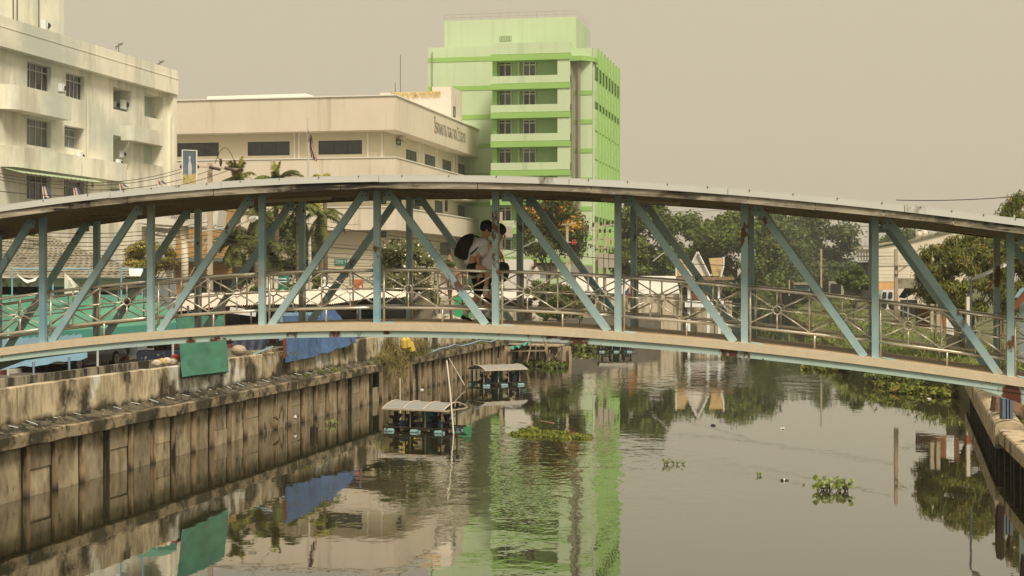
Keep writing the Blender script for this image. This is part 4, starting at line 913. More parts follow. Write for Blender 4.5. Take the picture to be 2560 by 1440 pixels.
# wires
wr_ = random.Random(4)
ORD = 'topmost second third fourth fifth sixth seventh eighth ninth tenth eleventh twelfth thirteenth fourteenth lowest'.split()
def wire(a, c, sag, lab='thin dark overhead power cable'):
    pts = [a.lerp(c, k/14)+Vector((0, 0, -sag*4*(k/14)*(1-k/14))) for k in range(15)]
    return B().tube(pts, .017 if min(a.y, c.y) > 58 else .011, 4).build('power_cable', m_wire, label=lab, cat='cable', group='overhead cables across the street and canal')
for x0, y0, x1, y1, Y0, Y1, sg in [(-60, 421, 462, 419, 60, 88, .7), (-60, 430, 470, 425, 62, 88, .7), (-60, 436, 537, 422, 64, 88, .9), (-60, 470, 575, 424, 60, 88, .8),
    (600, 425, 900, 560, 88, 150, 1), (552, 405, 470, 408, 88, 88, -.9), (587, 408, 537, 410, 88, 88, -.9)]:
    wire(P(x0, y0, Y0), P(x1, y1, Y1), sg, {421: 'highest cable running left from the insulated crossarm', 430: 'second cable running left from the insulated crossarm', 436: 'third cable running left from the insulated crossarm', 470: 'lowest cable running left to the crossarm past the apartment windows', 425: 'cable running right from the crossarm toward the tower', 405: 'looped jumper wire between the left insulators', 408: 'looped jumper wire between the right insulators'}[y0])
for k in range(15):
    y = 562+10.5*k+wr_.uniform(-3, 3); wire(P(-60, y+4, 70), P(520, y-6+k*.5, 87), .5, ORD[k]+' cable from the top crossing in front of the tiled roof house')
for k in range(13):
    y = 560+10*k+wr_.uniform(-3, 3); wire(P(530, y, 88), P(1290, y*.55+270+wr_.uniform(-8, 8), 180), 1.5, ORD[k]+' cable from the top crossing in front of the cream hospital siding')
wire(P(380, 494, 40), P(2600, 640, 60), 1.0, 'thick dark cable sagging across the whole canal behind the bridge')
wire(P(2240, 500, 60), P(2600, 485, 60), .1, 'thin cable above the roof at the upper right'); wire(P(1540, 520, 150), P(2000, 503, 140), .6, 'thin cable in front of the rain trees')
wire(P(1540, 655, 150), P(1900, 600, 142), .6, 'low thin cable in front of the dark rain trees'); wire(P(1300, 560, 170), P(2240, 560, 110), .8, 'cable from the transformer poles to the right bank pole')
wire(P(1300, 590, 170), P(2240, 640, 110), .8, 'lowest cable from the transformer poles to the right bank')
# flagpole with flag
fp = thing('flagpole', P(772, 766, 124), 'white flagpole with a striped national flag before the cream hospital', 'flagpole')
B().tube([P(776, 766, 124), P(770, 296, 124)], [.16, .05], 8).build('pole', M('white pole', A(205, 192, 165), var=.05), fp)
for k, c in enumerate([(.35, .05, .04), (.7, .6, .5), (.06, .07, .16), (.06, .07, .16), (.7, .6, .5), (.35, .05, .04)]):
    rows = []
    for j in range(11):
        v = j/10; y = 322+72*v; xl = 771+6*v+2*sin(v*9); wd = 5+13*v*(1-.3*v); rows.append([P(xl-1+wd*kk/6*1.1, y+kk*1.9, 124-.25*sin(v*6+kk)) for kk in (k, k+1)])
    B().grid(rows).build('flag_stripe', M('flag %d' % k, c, var=.05), fp)
# small flags on the apartment wall
for x, y, h in ((114, 495, 30), (192, 497, 27), (307, 470, 10), (402, 462, 11)):
    p = P(x, y, 72); t = thing('small_flag', p, {114: 'small furled striped flag left of the others over the bridge roof', 192: 'small furled striped flag in front of the second lower window', 307: 'tiny red flag tip at the lower bay', 402: 'small furled flag near the block corner'}[x], 'flag', 'small striped flags on the street side')
    B().tube([p-Vector((0, 0, 1)), p+Vector((-.15, 0, h/F*72))], .02, 4).build('stick', m_wht, t)
    for k, c in enumerate(((.35, .05, .04), (.7, .6, .5), (.07, .08, .2))):
        hh_ = h/F*72; B().add([p+Vector((-.15+.07*k, -.02*k, hh_)), p+Vector((-.08+.08*k, 0, hh_*.98)), p+Vector((.02+.14*k, 0, .0)), p+Vector((-.12+.12*k, 0, .05))], [(0, 1, 2, 3)]).build('stripe', M('sflag %d' % k, c), t)
# tall portrait board
pb = thing('picture_board', P(472, 470, 84), 'tall blue picture board with a pale figure and yellow base beside the crossarm', 'board')
fp_ = lambda x, z, d: Vector(((x-CX)/F*84, 84+(x-456)*.012-d, z)); zy = lambda y: H-(y-HY)/F*84
B().lbox(fp_, 456, 488, zy(470), zy(376), -.1, 0).build('panel', M('board blue', A(92, 102, 102), vs=.8, var=.3, layers=((A(120, 130, 125), 1.2, (1, 1, 1), .6, .1),)), pb)
b = B()
for x0, x1, y0, y1 in ((455, 457, 376, 470), (487, 489, 376, 470), (455, 489, 374, 376)): b.lbox(fp_, x0, x1, zy(y1), zy(y0), -.1, .04)
b.build('frame', m_cloth, pb)
b = B(); b.add([fp_(x, zy(y), .02) for x, y in ((470, 392), (472, 388), (475, 392), (474, 400), (477, 412), (478, 440), (469, 440), (469, 412), (471, 400))], [tuple(range(9))]); b.build('figure', M('pale print', A(180, 172, 150)), pb)
B().add([fp_(x, zy(y), .03) for x, y in ((457, 438), (463, 432), (470, 440), (478, 436), (487, 430), (487, 470), (457, 470))], [tuple(range(7))]).build('gold_base', M('gold print', A(176, 152, 88), vs=6, var=.3), pb)
# street lamps
def lamp(pts, head, lab, Yv):
    t = thing('street_lamp', pts[0], lab, 'street lamp'); B().tube(pts, .045, 6).build('arm', m_alu, t)
    a, c = head; d = (c-a).normalized(); B().tube([a, a.lerp(c, .3), c], [.07, .19, .12], 8).build('lamp_head', M('lamp head', A(190, 182, 160), rough=.35), t)
lamp([P(480, 612, 86), P(482, 590, 86), P(492, 575, 86), P(560, 590-40, 85.8)] and [P(481, 612, 86), P(482, 592, 86), P(494, 578, 86), P(560, 576, 86)], (P(560, 576, 86), P(561, 576, 86)), 'plain curved steel bracket on the concrete pole', 86) if False else None
lamp([P(482, 615, 86), P(483, 594, 86), P(497, 580, 86), P(590, 565, 85.5), P(624, 550, 85)], (P(622, 551, 85), P(643, 543, 84.6)), 'curved grey street lamp leaning right in front of the palms', 86)
lamp([P(1262, 640, 130), P(1340, 602, 128)], (P(1338, 603, 128), P(1350, 598, 128)), 'thin slanted street lamp in front of the flowering tree', 130)
lamp([P(1700, 600, 150), P(1630, 655, 149)], (P(1583, 656, 149), P(1572, 655, 149)), 'pale flat street lamp head before the dark trees', 150)

# ================================================================ middle distance: left bank beyond the bridge
b2 = thing('canal_wall', P(1500, 830, 150), 'stained pale concrete wall along the far bend of the left bank', 'wall')
m_stn = M('stained pale wall', A(196, 175, 135), vs=.4, var=.12, bump=.3, layers=(((.10, .08, .05), .7, (1.5, 1.5, .2), .56, .06), ((.03, .026, .02), 1.5, (2, 2, .3), .64, .05)))
segs_ = [((1236, 800), (1236, 766), 112), ((1330, 812), (1330, 768), 128), ((1470, 825), (1470, 772), 140), ((1520, 822), (1520, 740), 146), ((1700, 822), (1700, 736), 158), ((1830, 800), (1830, 752), 190)]
for (a, c, Ya), (d, e, Yb) in zip(segs_, segs_[1:]):
    z0, z1 = -1, P(*c, Ya).z; z2 = P(*e, Yb).z; p, q_ = P(*a, Ya), P(*d, Yb)
    B().hexa([Vector((p.x, p.y, z0)), Vector((q_.x, q_.y, z0)), Vector((q_.x, q_.y+.4, z0)), Vector((p.x, p.y+.4, z0)), Vector((p.x, p.y, z1)), Vector((q_.x, q_.y, z2)), Vector((q_.x, q_.y+.4, z2)), Vector((p.x, p.y+.4, z1))]).build('wall_section', m_stn, b2)
fn = thing('baluster_fence', P(1570, 825, 150), 'row of short pale balusters standing at the foot of the stained wall', 'fence')
for k in range(22):
    p = P(1500+9.5*k, 838-.2*k, 146+.6*k); B().box(p+Vector((0, 0, .55)), (.14, .14, 1.2)).build('baluster', m_stn, fn)
B().bar(P(1497, 808, 146)+Vector((0, 0, .1)), P(1702, 806, 159)+Vector((0, 0, .1)), .2, .15).build('rail', m_stn, fn)
sheds = [(1240, 1345, 650, 692, 165, 9, 'white vaulted roof building with a brown vent pipe'), (1420, 1560, 690, 735, 170, 8, 'wide white low roof behind the stained wall'), (1556, 1690, 693, 742, 175, 6, 'pair of white vaulted tarp roofs behind the stained wall')]
m_wroof = M('white roof', A(214, 200, 172), vs=.3, var=.08, layers=(((.35, .3, .22), 1, (1, 1, 1), .64, .06),))
def vault(x0, x1, yt, yb, Y, dep, parent, n_=12):
    a, c = P(x0, yb, Y), P(x1, yb, Y); hgt_ = (yb-yt)/F*Y; rows = []
    for k in range(n_+1):
        u = k/n_; p = a.lerp(c, u)+Vector((0, 0, hgt_*sin(pi*u)**.6)); rows.append([p, p+Vector((0, dep, 0))])
    b = B().grid(rows); b.add([r[0] for r in rows], [tuple(range(n_+1))]); b.build('vault', m_wroof, parent)
t = thing('vaulted_shed', P(1290, 770, 140), 'white vaulted shed with a curved brown vent pipe beside the flowering tree', 'shed')
B().prism([P(1262, 770, 140), P(1350, 770, 140), P(1350, 680, 140), P(1336, 655, 140), P(1325, 648, 140), P(1262, 648, 140)], (0, 8, 0)).build('body', m_wroof, t)
B().tube([P(1338, 648, 139.5), P(1338, 665, 139.5), P(1330, 672, 139.5)], .14, 8).build('vent_pipe', M('brown pipe', (.09, .04, .025)), t)
t = thing('low_shed', P(1500, 770, 165), 'long low shed with a white sheet roof above the stained canal wall', 'shed')
B().quad(P(1380, 735, 160), P(1700, 735, 165), P(1690, 690, 178), P(1420, 690, 176)).build('roof', m_wroof, t); B().hexa([P(x, y, Y) for y in (775, 738) for x, Y in ((1385, 162), (1695, 166), (1695, 174), (1385, 172))]).build('wall', M('dim shed wall', A(130, 110, 82), vs=.5, var=.3, layers=(((.03, .025, .02), .8, (1, 1, 1), .55, .05),)), t)
for x0, x1, lab in ((1556, 1618, 'left one of two small white tarp vaults'), (1622, 1682, 'right one of two small white tarp vaults')):
    t = thing('tarp_vault', P(x0+30, 720, 172), lab, 'tarp shelter'); vault(x0, x1, 692, 712, 172, 6, t); B().bar(P(x0+4, 750, 172), P(x0+4, 712, 172), .12).build('post', m_gst, t); B().bar(P(x1-4, 750, 172), P(x1-4, 712, 172), .12).build('post', m_gst, t)
t = thing('parasol', P(1575, 760, 150), 'blue and orange parasol in front of the far shed', 'parasol')
B().tube([P(1575, 775, 150), P(1575, 718, 150)], .04, 5).build('pole', m_gst, t); B().tube([P(1575, 745, 150), P(1575, 716, 150)], [1.0, .05], 8).build('canopy', M('parasol cloth', (.03, .06, .2), layers=(((.5, .2, .06), .6, (1, 1, 1), .55, .02),)), t)
B().box(P(1576, 738, 148), (.5, .4, .4)).build('red_box', M('red box', (.45, .05, .03)), label='small red box below the parasol', cat='box')
# mounds and small roofs right behind the bridge near the people
m_rubb = M('pale rubble', A(170, 155, 122), vs=2, var=.3, bump=.9, bs=5, layers=(((.05, .045, .03), 2.5, (1, 1, 1), .55, .06),))
for x, y, Yp, r, lab in ((1010, 812, 97, (2.2, 1.4, 1.3), 'heap of pale broken concrete left of the walking pair'), (1105, 815, 104, (2.4, 1.4, .8), 'low pale rubble heap behind the walking pair'), (1300, 810, 124, (1.8, 1.2, 1.1), 'small pale rubble heap right of the walking pair')):
    p = P(x, y, Yp); B().ball(p, *r, 18, 10, .10).build('rubble_heap', m_rubb, label=lab, cat='rubble')
t = thing('small_hut', P(1060, 800, 97), 'small weathered hut with a lean brown roof behind the railing', 'hut')
B().prism([P(1012, 760, 95), P(1065, 725, 95), P(1085, 770, 95), P(1075, 812, 95), P(1020, 812, 95)], (0, 3, 0)).build('body', M('weathered hut', A(120, 105, 80), vs=1, var=.35, bump=.5), t)
B().bar(P(1008, 765, 94.8), P(1068, 722, 94.8), .12, .1).build('eave', m_rim, t)
t = thing('spirit_pavilion', P(1125, 740, 120), 'small pinkish pavilion with a pointed roof behind the railing', 'pavilion')
B().prism([P(1100, 690, 120), P(1113, 668, 120), P(1122, 636, 120), P(1132, 664, 120), P(1165, 690, 120)], (0, 3, 0)).build('roof', M('pinkish tile', A(160, 115, 85), var=.2), t)
B().box(P(1128, 712, 121.5), (1.6, 2, 1.7)).build('body', m_pink, t)
B().box(P(1157, 782, 104), (1.1, .8, 2.2)).build('green_bin', M('bright green panel', A(60, 150, 90), rough=.5), label='bright green board standing behind the railing at the rear foot', cat='board')
t = thing('white_stall_roof', P(1150, 745, 100), 'long thin white sheet roof passing behind the walking pair', 'awning')
B().quad(P(1000, 741, 120), P(1335, 745, 120), P(1335, 728, 128), P(1000, 724, 128)).build('sheet', m_wroof, t)
for x in (1098, 1210, 1305): B().tube([P(x, 800, 121), P(x, 740, 121)], .05, 6).build('post', m_gst, t)
B().hexa([P(x, y, Y) for y in (804, 750) for x, Y in ((1205, 122), (1330, 122), (1330, 127), (1205, 127))]).build('stall_body', M('dim stall', (.05, .035, .025), vs=1, var=.4), t)
# statue, cones and pots on the awning line
t = thing('swan_statue', P(686, 735, 84), 'white swan statue with a curved neck behind the awning', 'statue')
sw = [P(806, 728, 92), P(806, 722, 92), P(813, 712, 92), P(814, 700, 92), P(810, 696, 92), P(805, 699, 92)]
B().tube(sw, [.35, .22, .12, .1, .12, .04], 8).ball(P(822, 722, 92), .45, .3, .25, 10, 7).build('body', m_wht, t)
for x, c, lab in ((862, (.6, .5, .4), 'small pale cone beside the orange pot'), (901, (.6, .5, .4), 'pale cone left of the second one'), (930, (.55, .5, .3), 'yellowish cone nearest the white flowering bush')):
    B().tube([P(x, 727, 90), P(x, 708 if x < 900 else 714, 90)], [.16, .03], 8).build('traffic_cone', M('cone %g' % c[2], c), label=lab, cat='cone', group='pale cones behind the awning')
B().box(P(894, 712, 91), (.62, .3, .62)).build('orange_pot', M('orange pot', (.5, .16, .06)), label='orange crown shaped pot among the cones', cat='pot')
t = thing('green_road_sign', P(705, 735, 100), 'dark green road sign with pale lines behind the awning', 'sign')
B().box(P(705, 706, 100), (.9, .06, .95)).build('board', m_sgn, t); [B().box(P(705, y, 99.9), (.6, .02, .07)).build('line', m_wht, t) for y in (697, 704)]; B().tube([P(722, 766, 100), P(722, 684, 100)], .05, 6).build('post', m_gst, t)
B().box(P(680, 712, 99), (.75, .3, 1.1)).build('white_cabinet', m_awn, label='cream slatted cabinet left of the green road sign', cat='cabinet')
# transformer poles in front of the tower
m_tr = M('transformer grey', A(170, 155, 125), rough=.5, var=.1)
tp = [pole(1253, 780, 530, 155, 9, 'left transformer pole beside the annex', arms=((1240, 560, 1290, 560),)), pole(1418, 775, 560, 150, 8, 'middle pole with red fuses behind the diagonal', arms=((1405, 562, 1440, 558), (1410, 605, 1442, 606))),
      pole(1492, 775, 555, 150, 8, 'left one of the twin transformer poles', arms=((1480, 567, 1545, 560), (1480, 600, 1545, 597))), pole(1512, 775, 560, 150, 8, 'right one of the twin transformer poles', arms=((1490, 620, 1530, 620),))]
B().box(P(1268, 580, 154.5), (1.1, .8, 1.1)).build('transformer', m_tr, tp[0]); 
for k in range(3): B().box(P(1502+13*k, 652, 149.3), (.55, .5, 1.3)).build('transformer', m_tr, tp[2])
for x, y, c in ((1470, 572, m_insul), (1483, 566, m_insul), (1503, 564, m_insul), (1520, 562, m_insul), (1532, 560, m_insul), (1500, 582, m_insul), (1512, 582, m_insul), (1525, 582, m_insul)):
    a = P(x, y, 149.6); B().tube([a, a+Vector((0, 0, .35))], .1, 6).build('insulator', c, tp[2])
for x in (1432, 1438, 1527): a = P(x, 605, 149.6); B().box(a, (.14, .14, .45)).build('fuse', M('red fuse', (.5, .06, .04)), tp[1] if x < 1500 else tp[3])
# Thai pavilion on posts over the water
m_gt = M('gold tiles', A(165, 135, 84), vs=2, var=.15, orand=.12)
pv = thing('waterside_pavilion', P(1750, 830, 162), 'waterside pavilion with golden tiled gable roof and white bargeboards on posts', 'pavilion')
Yv = 160
for s_, (xa, ya, xb, yb, xc, yc, xd, yd) in enumerate([((1772), 647, 1808, 645, 1806, 690, 1800-18, 690), (1690, 648, 1712, 650, 1730, 690, 1690, 690)]):
    for k in range(8):
        a0, a1 = k/8, (k+1)/8
        L = lambda u: P(xa+(xd-xa)*u, ya+(yd-ya)*u, Yv+2-1.6*u); R = lambda u: P(xb+(xc-xb)*u, yb+(yc-yb)*u, Yv+2-1.6*u)
        B().hexa([L(a0), R(a0), R(a1), L(a1), L(a0)+Vector((0, -.06, .05)), R(a0)+Vector((0, -.06, .05)), R(a1)+Vector((0, -.12, .02)), L(a1)+Vector((0, -.12, .02))]).build('tile_course', m_gt, pv)
gab = [P(1744, 631, Yv-1), P(1757, 660, Yv-1), P(1775, 690, Yv-1), P(1712, 690, Yv-1), P(1730, 662, Yv-1)]
B().prism(gab, (0, .3, 0)).build('gable', m_wroof, pv); B().prism([p+Vector((.55, 4, .0)) for p in gab], (0, .3, 0)).build('gable', m_wroof, pv)
for sx in (-1, 1): B().tube([P(1744, 630, Yv-1.2), P(1744+13*sx, 656, Yv-1.2), P(1744+30*sx, 690, Yv-1.2), P(1744+36*sx, 686, Yv-1.2)], .12, 6).build('bargeboard', m_cloth, pv)
B().tube([P(1809, 642, Yv), P(1808, 668, Yv), P(1802, 692, Yv), P(1812, 698, Yv)], .12, 6).build('bargeboard', m_cloth, pv); B().tube([P(1690, 646, Yv), P(1690, 692, Yv)], .1, 6).build('bargeboard', m_cloth, pv)
B().hexa([P(x, y, Y) for y in (700, 692) for x, Y in ((1690, Yv-2), (1835, Yv-2), (1820, Yv+4), (1700, Yv+4))]).build('lower_eave', M('brown tile eave', A(140, 110, 75), var=.2), pv)
for x in (1722, 1798, 1770): B().bar(P(x, 838, Yv-1), P(x, 696, Yv-1), .28).build('post', m_wht, pv)
B().hexa([P(x, y, Y) for y in (768, 752) for x, Y in ((1712, Yv-1.5), (1812, Yv-1.5), (1806, Yv+4), (1716, Yv+4))]).build('floor_slab', m_wht, pv)
B().box(P(1745, 742, Yv), (2.0, .4, .8)).build('bench', M('orange bench', (.4, .16, .06)), pv); B().box(P(1740, 732, Yv+.6), (1.6, .3, .4)).build('blue_cloth', m_navy, pv)

# ================================================================ right bank
hs_ = thing('white_house', P(2270, 774, 225), 'white plank sided house with a sloping roof behind the mango tree', 'house')
yR = lambda y, Y=225: H-(y-HY)/F*Y
m_pl = M('white plank', A(222, 200, 165), vs=.6, var=.08, orand=.06)
fR = lambda x, z, d: Vector(((x-CX)/F*225, 225-d, z))
B().prism([fR(2188, GR, -1.), fR(2420, GR, -1.), fR(2420, yR(572), -1.), fR(2275, yR(600), -1.), fR(2275, yR(606), -1.), fR(2188, yR(620), -1.)], (16*sA, 16*cA, 0)).build('body', m_pl, hs_)
for k in range(9): B().lbox(fR, 2188, 2285, yR(704-9.2*k), yR(704-9.2*k)+.50, -.98, -.90).build('plank', m_pl, hs_)
B().lbox(fR, 2188, 2240, yR(728), yR(706), -.98, -.9).build('orange_panel', M('orange render', A(225, 165, 100)), hs_)
B().add([fR(2184, yR(617), -.6), fR(2276, yR(600), -.6), fR(2276, yR(600), -16), fR(2184, yR(617), -16)], [(0, 1, 2, 3)]).build('roof', m_roofg, hs_)
B().bar(fR(2279, yR(601), -.8), fR(2400, yR(571), -.8), .25, .3).build('roof_edge', m_roofg, hs_)
for x, y in ((2297, 594), (2311, 590)): B().tube([P(x, y+8, 232), P(x, y-2, 232)], .5, 10).ball(P(x, y-8, 232), .55, .55, .5, 10, 6).build('roof_ventilator', m_rim, hs_)
B().hexa([P(x, y, Y) for y in (722, 696) for x, Y in ((2245, 180), (2330, 180), (2322, 186), (2252, 186))]).build('lean_to_roof', m_roofg, hs_)
t = thing('balcony_house', P(2165, 770, 225), 'dark timber balcony house edge left of the white house', 'house')
B().hexa([P(x, y, Y) for y in (632, 623) for x, Y in ((2140, 224), (2190, 222), (2190, 232), (2150, 234))]).build('roof', m_roofg, t); q = B(); [q.bar(P(2146+7*k, 652, 224), P(2146+7*k, 632, 224), .15) for k in range(7)]; q.bar(P(2144, 652, 224), P(2190, 652, 223), .2); q.bar(P(2144, 640, 224), P(2190, 640, 223), .15); q.build('balustrade', m_alu, t)
B().box(P(2170, 705, 228), (2.4, 3, 5.8)).build('body', M('dark timber', (.03, .025, .02)), t)
tk = thing('parked_truck', P(2220, 770, 170), 'white pickup cab parked at the foot of the white house', 'truck')
B().prism([P(2201, 760, 170), P(2203, 735, 170), P(2208, 725, 170), P(2234, 725, 170), P(2238, 760, 170)], (0, 2, 0)).build('cab', M('white truck paint', A(210, 205, 190), rough=.3), tk)
for x0, x1 in ((2205, 2216), (2220, 2231)): B().add([P(x0, 746, 169.9), P(x0+2, 730, 169.9), P(x1, 730, 169.9), P(x1, 746, 169.9)], [(0, 1, 2, 3)]).build('window', m_glass, tk)
for x in (2206, 2232): B().tube([P(x, 764, 169.7), P(x, 764, 171.0)], .5, 12).build('wheel', m_tyre, tk)
t = thing('market_parasol', P(2290, 760, 160), 'striped tilted parasol cloth below the lean-to roof', 'parasol')
B().hexa([P(2247, 742, 160), P(2262, 720, 160), P(2302, 722, 160), P(2262, 744, 160)]+[P(2247, 744, 160), P(2262, 722, 160), P(2302, 724, 160), P(2262, 746, 160)]).build('cloth', M('striped cloth', A(200, 165, 125), layers=((A(120, 150, 160), 1.2, (3, 1, 1), .5, .02), ((.4, .12, .08), 1.5, (3, 1, 1), .6, .02))), t)
B().tube([P(2268, 790, 160), P(2268, 735, 160)], .05, 6).build('pole', m_gst, t)
B().box(P(2272, 770, 162), (1.5, 1.2, 1.7)).build('dark_cart', m_dark, label='dark cart under the striped parasol', cat='cart')
pole(2240, 815, 622, 92, 10, 'plain concrete pole in front of the white house', arms=((2238, 685, 2268, 664), (2240, 664, 2262, 667)))
pole(2053, 745, 622, 150, 4, 'thin lone pole before the hazy trees', taper=1.); pole(1953+20, 740, 700, 240, 3, 'tiny distant pole beside the pale blue shed', taper=1.)
t = thing('blue_shed', P(2005, 735, 250), 'small pale blue shed at the far end of the canal', 'shed')
B().hexa([P(x, y, Y) for y in (736, 712) for x, Y in ((1988, 250), (2024, 250), (2024, 256), (1988, 256))]).build('wall', m_lblue, t); B().hexa([P(x, y, Y) for y in (712, 706) for x, Y in ((1984, 249), (2028, 249), (2026, 257), (1986, 257))]).build('roof', m_roofg, t)
t = thing('far_shed', P(2100, 735, 200), 'grey far shed among the trees left of the rounded bush', 'shed')
B().hexa([P(x, y, Y) for y in (745, 703) for x, Y in ((2072, 200), (2110, 200), (2110, 206), (2072, 206))]).build('wall', M('far shed wall', A(150, 140, 115), vs=.5, var=.2), t); B().box(P(2090, 722, 199.8), (1.3, .1, 1.3)).build('opening', m_dark, t)
t = thing('street_lamp', P(2427, 800, 62), 'tube street lamp on a thin bent pole in front of the mango tree', 'street lamp')
B().tube([P(2427, 860, 62), P(2427, 712, 62), P(2434, 699, 62)], .04, 6).build('pole', m_gst, t); B().bar(P(2434, 698, 62), P(2514, 662, 60.5), .2, .1).build('lamp_head', m_alu, t); B().bar(P(2438, 699, 61.9), P(2511, 666, 60.4), .08, .05).build('tube', m_wht, t)
t = thing('plank_fence', P(2330, 800, 88), 'brown plank fence with a pale rail above the grass on the right', 'fence')
for k in range(17):
    x = 2292+6.4*k; p, q_ = P(x, 815+1.6*k, 90-.4*k), P(x, 768+.9*k, 90-.4*k); B().bar(p, q_, .135, .03, up=(0, 1, 0)).build('plank', M('brown plank', A(140, 92, 52), vs=3, var=.3, orand=.3, stretch=(3, 3, .3)) if k not in (12, 13, 14) else m_wht, t)
B().bar(P(2250, 775, 90), P(2340, 812, 86), .06).build('rail', m_wht, t)
for x in (2330, 2345): B().bar(P(x, 830, 84), P(x, 760, 84), .2).build('post', m_conc, t)
B().bar(P(2420, 860, 84), P(2420, 742, 84), .19).build('red_white_post', M('white red post', A(225, 205, 170), layers=(((.4, .08, .04), .9, (.1, .1, 1), .58, .01),)), label='white post with a red band below the tube lamp', cat='post')
B().hexa([P(x, y, Y) for y in (872, 822) for x, Y in ((2365, 86), (2440, 84), (2440, 88), (2365, 90))]).build('concrete_trough', M('mottled trough', A(120, 108, 85), vs=.8, var=.3, layers=(((.03, .03, .015), 1, (1, 1, 1), .55, .05),)), label='mottled concrete trough half hidden in the grass', cat='trough')
t = thing('timber_house', P(2545, 830, 56), 'brown gabled shed edge at the right border', 'shed')
B().bar(P(2532, 772, 56), P(2600, 690, 56), .45, .12).build('bargeboard', M('orange brown board', (.17, .06, .025), var=.2), t); B().hexa([P(x, y, Y) for y in (900, 740) for x, Y in ((2548, 57), (2640, 57), (2640, 62), (2548, 62))]).build('wall', M('grey blue wall', A(120, 128, 118)), t)
B().quad(P(2550, 722, 56.5), P(2600, 705, 56.5), P(2600, 735, 56.5), P(2535, 745, 56.5)).build('blue_roof', m_lblue, t)
# ================================================================ vegetation
def leafmat(name, c, ir=.35, tr=.22, layers=(), vs=.35): return M(name, c, rough=.6, var=.35, vs=vs, irand=ir, trans=tr, layers=layers, detail=3, spec=.25)
m_bark = M('bark', (.11, .085, .06), vs=3, stretch=(1, 1, .3), var=.3, bump=.6)
m_l1 = leafmat('rain tree leaves', (.125, .165, .035)); m_l2 = leafmat('hazy leaves', (.10, .14, .042)); m_l3 = leafmat('bright bush leaves', (.13, .17, .035))
m_l4 = leafmat('olive yellow leaves', (.33, .28, .07)); m_l5 = leafmat('mango leaves', (.15, .17, .028), layers=(((.34, .20, .05), 1.1, (1, 1, 1), .585, .04), ((.25, .25, .05), .7, (1, 1, 1), .54, .08)))
m_l6 = leafmat('flowering tree leaves', (.12, .16, .035), layers=(((.10, .14, .03), .5, (1, 1, 1), .6, .05),)); m_flw = leafmat('orange blossom', (.55, .30, .05)); m_wfl = leafmat('white blossom', (.75, .68, .52), ir=.15, tr=.1)
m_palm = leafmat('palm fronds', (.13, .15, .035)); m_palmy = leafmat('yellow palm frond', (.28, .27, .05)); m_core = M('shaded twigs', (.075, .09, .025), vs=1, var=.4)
def limbs(t, base, top, spread, r, n=6, seed=0, mat=None):
    rd = random.Random(seed); b = B(); base, top = Vector(base), Vector(top); mid = base.lerp(top, .45)
    b.tube([base, base.lerp(mid, .5)+Vector((rd.uniform(-.2, .2), 0, 0)), mid], [r, r*.8, r*.65], 8)
    for k in range(n):
        a = 2*pi*k/n+rd.uniform(-.4, .4); e = top+Vector((spread*cos(a), spread*sin(a), rd.uniform(-.35, .2)*spread)); m_ = mid.lerp(e, .5)+Vector((0, 0, .12*spread))
        b.tube([mid, m_, e], [r*.5, r*.3, r*.1], 6)
    return b.build('trunk', mat or m_bark, t)
def tree(name, cat, lab, x, yb, yt, xw, Y, mat, n, size, k=26, cr=None, rz=None, group=None, seed=1, lo=-.35, ground=GL, fl=.7, extra=None, dep=.8):
    random.seed(seed); w = xw/2/F*Y; zt = P(x, yt, Y).z; zb = P(x, yb, Y).z; cz = zb+(zt-zb)*.42; rzz = (zt-zb)*.66
    c = P(x, yb, Y); t = thing(name, (c.x, Y, ground), lab, cat, group)
    cr = cr or max(w*.3, (zt-zb)*.16); cl = crown(c.x, Y, cz, w-cr*.55, (w-cr*.55)*dep, rzz-cr*.35, k, cr, lo=lo, fl=fl)
    leafmesh('crown', mat, cl, int(n*1.35), size, t)
    b = B()
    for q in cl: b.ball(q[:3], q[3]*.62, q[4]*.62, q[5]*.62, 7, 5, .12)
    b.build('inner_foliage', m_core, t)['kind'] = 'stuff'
    limbs(t, (c.x, Y, ground), (c.x, Y, cz), w*.6, max(.12, w*.07), seed=seed)
    if extra: extra(t, cl)
    return t
gT = 'rain trees beyond the far bend'
RT = [('broad dark green rain tree just right of the green tower', 1612, 740, 512, 220, 215, m_l1, 12000, .55, 34, 3),
 ('tall spreading rain tree behind the golden roofed pavilion', 1700, 745, 540, 170, 235, m_l1, 10000, .55, 28, 4),
 ('rounded green rain tree right of the pavilion roof', 1840, 760, 530, 260, 225, m_l1, 18000, .55, 44, 5),
 ('hazy tall tree with a drooping left flank behind the lone thin pole', 1955, 765, 526, 170, 300, m_l2, 11000, .7, 30, 6),
 ('tallest hazy dark tree left of the gap of sky by the balcony house', 2062, 765, 524, 185, 310, m_l2, 13000, .7, 36, 7),
 ('small hazy tree between the two far sheds', 1905, 765, 620, 130, 330, m_l2, 7000, .7, 22, 8),
 ('hazy tree top above the white house roof', 2270, 720, 560, 220, 290, m_l2, 9000, .7, 26, 9),
 ('hazy tree filling the ridge between the two tallest far trees', 2008, 765, 530, 130, 322, m_l2, 9000, .7, 28, 35),
 ('low dark tree closing the bend behind the pavilion posts', 1790, 800, 660, 190, 240, m_l1, 9000, .5, 26, 10),
 ('low dark tree beside the pale blue shed', 1940, 775, 670, 120, 300, m_l2, 5000, .6, 18, 31),
 ('low dark trees right of the lone thin pole', 2100, 760, 650, 140, 290, m_l2, 6000, .6, 18, 33),
 ('low dark tree directly behind the pavilion roof', 1690, 790, 640, 150, 225, m_l1, 7000, .5, 22, 34)]
for lab_, x_, yb_, yt_, w_, Y_, m__, n__, s__, k__, sd_ in RT:
    tree('rain_tree', 'tree', lab_, x_, yb_, yt_, w_, Y_, m__, n__, s__, k__, seed=sd_, group=gT, lo=-.9)
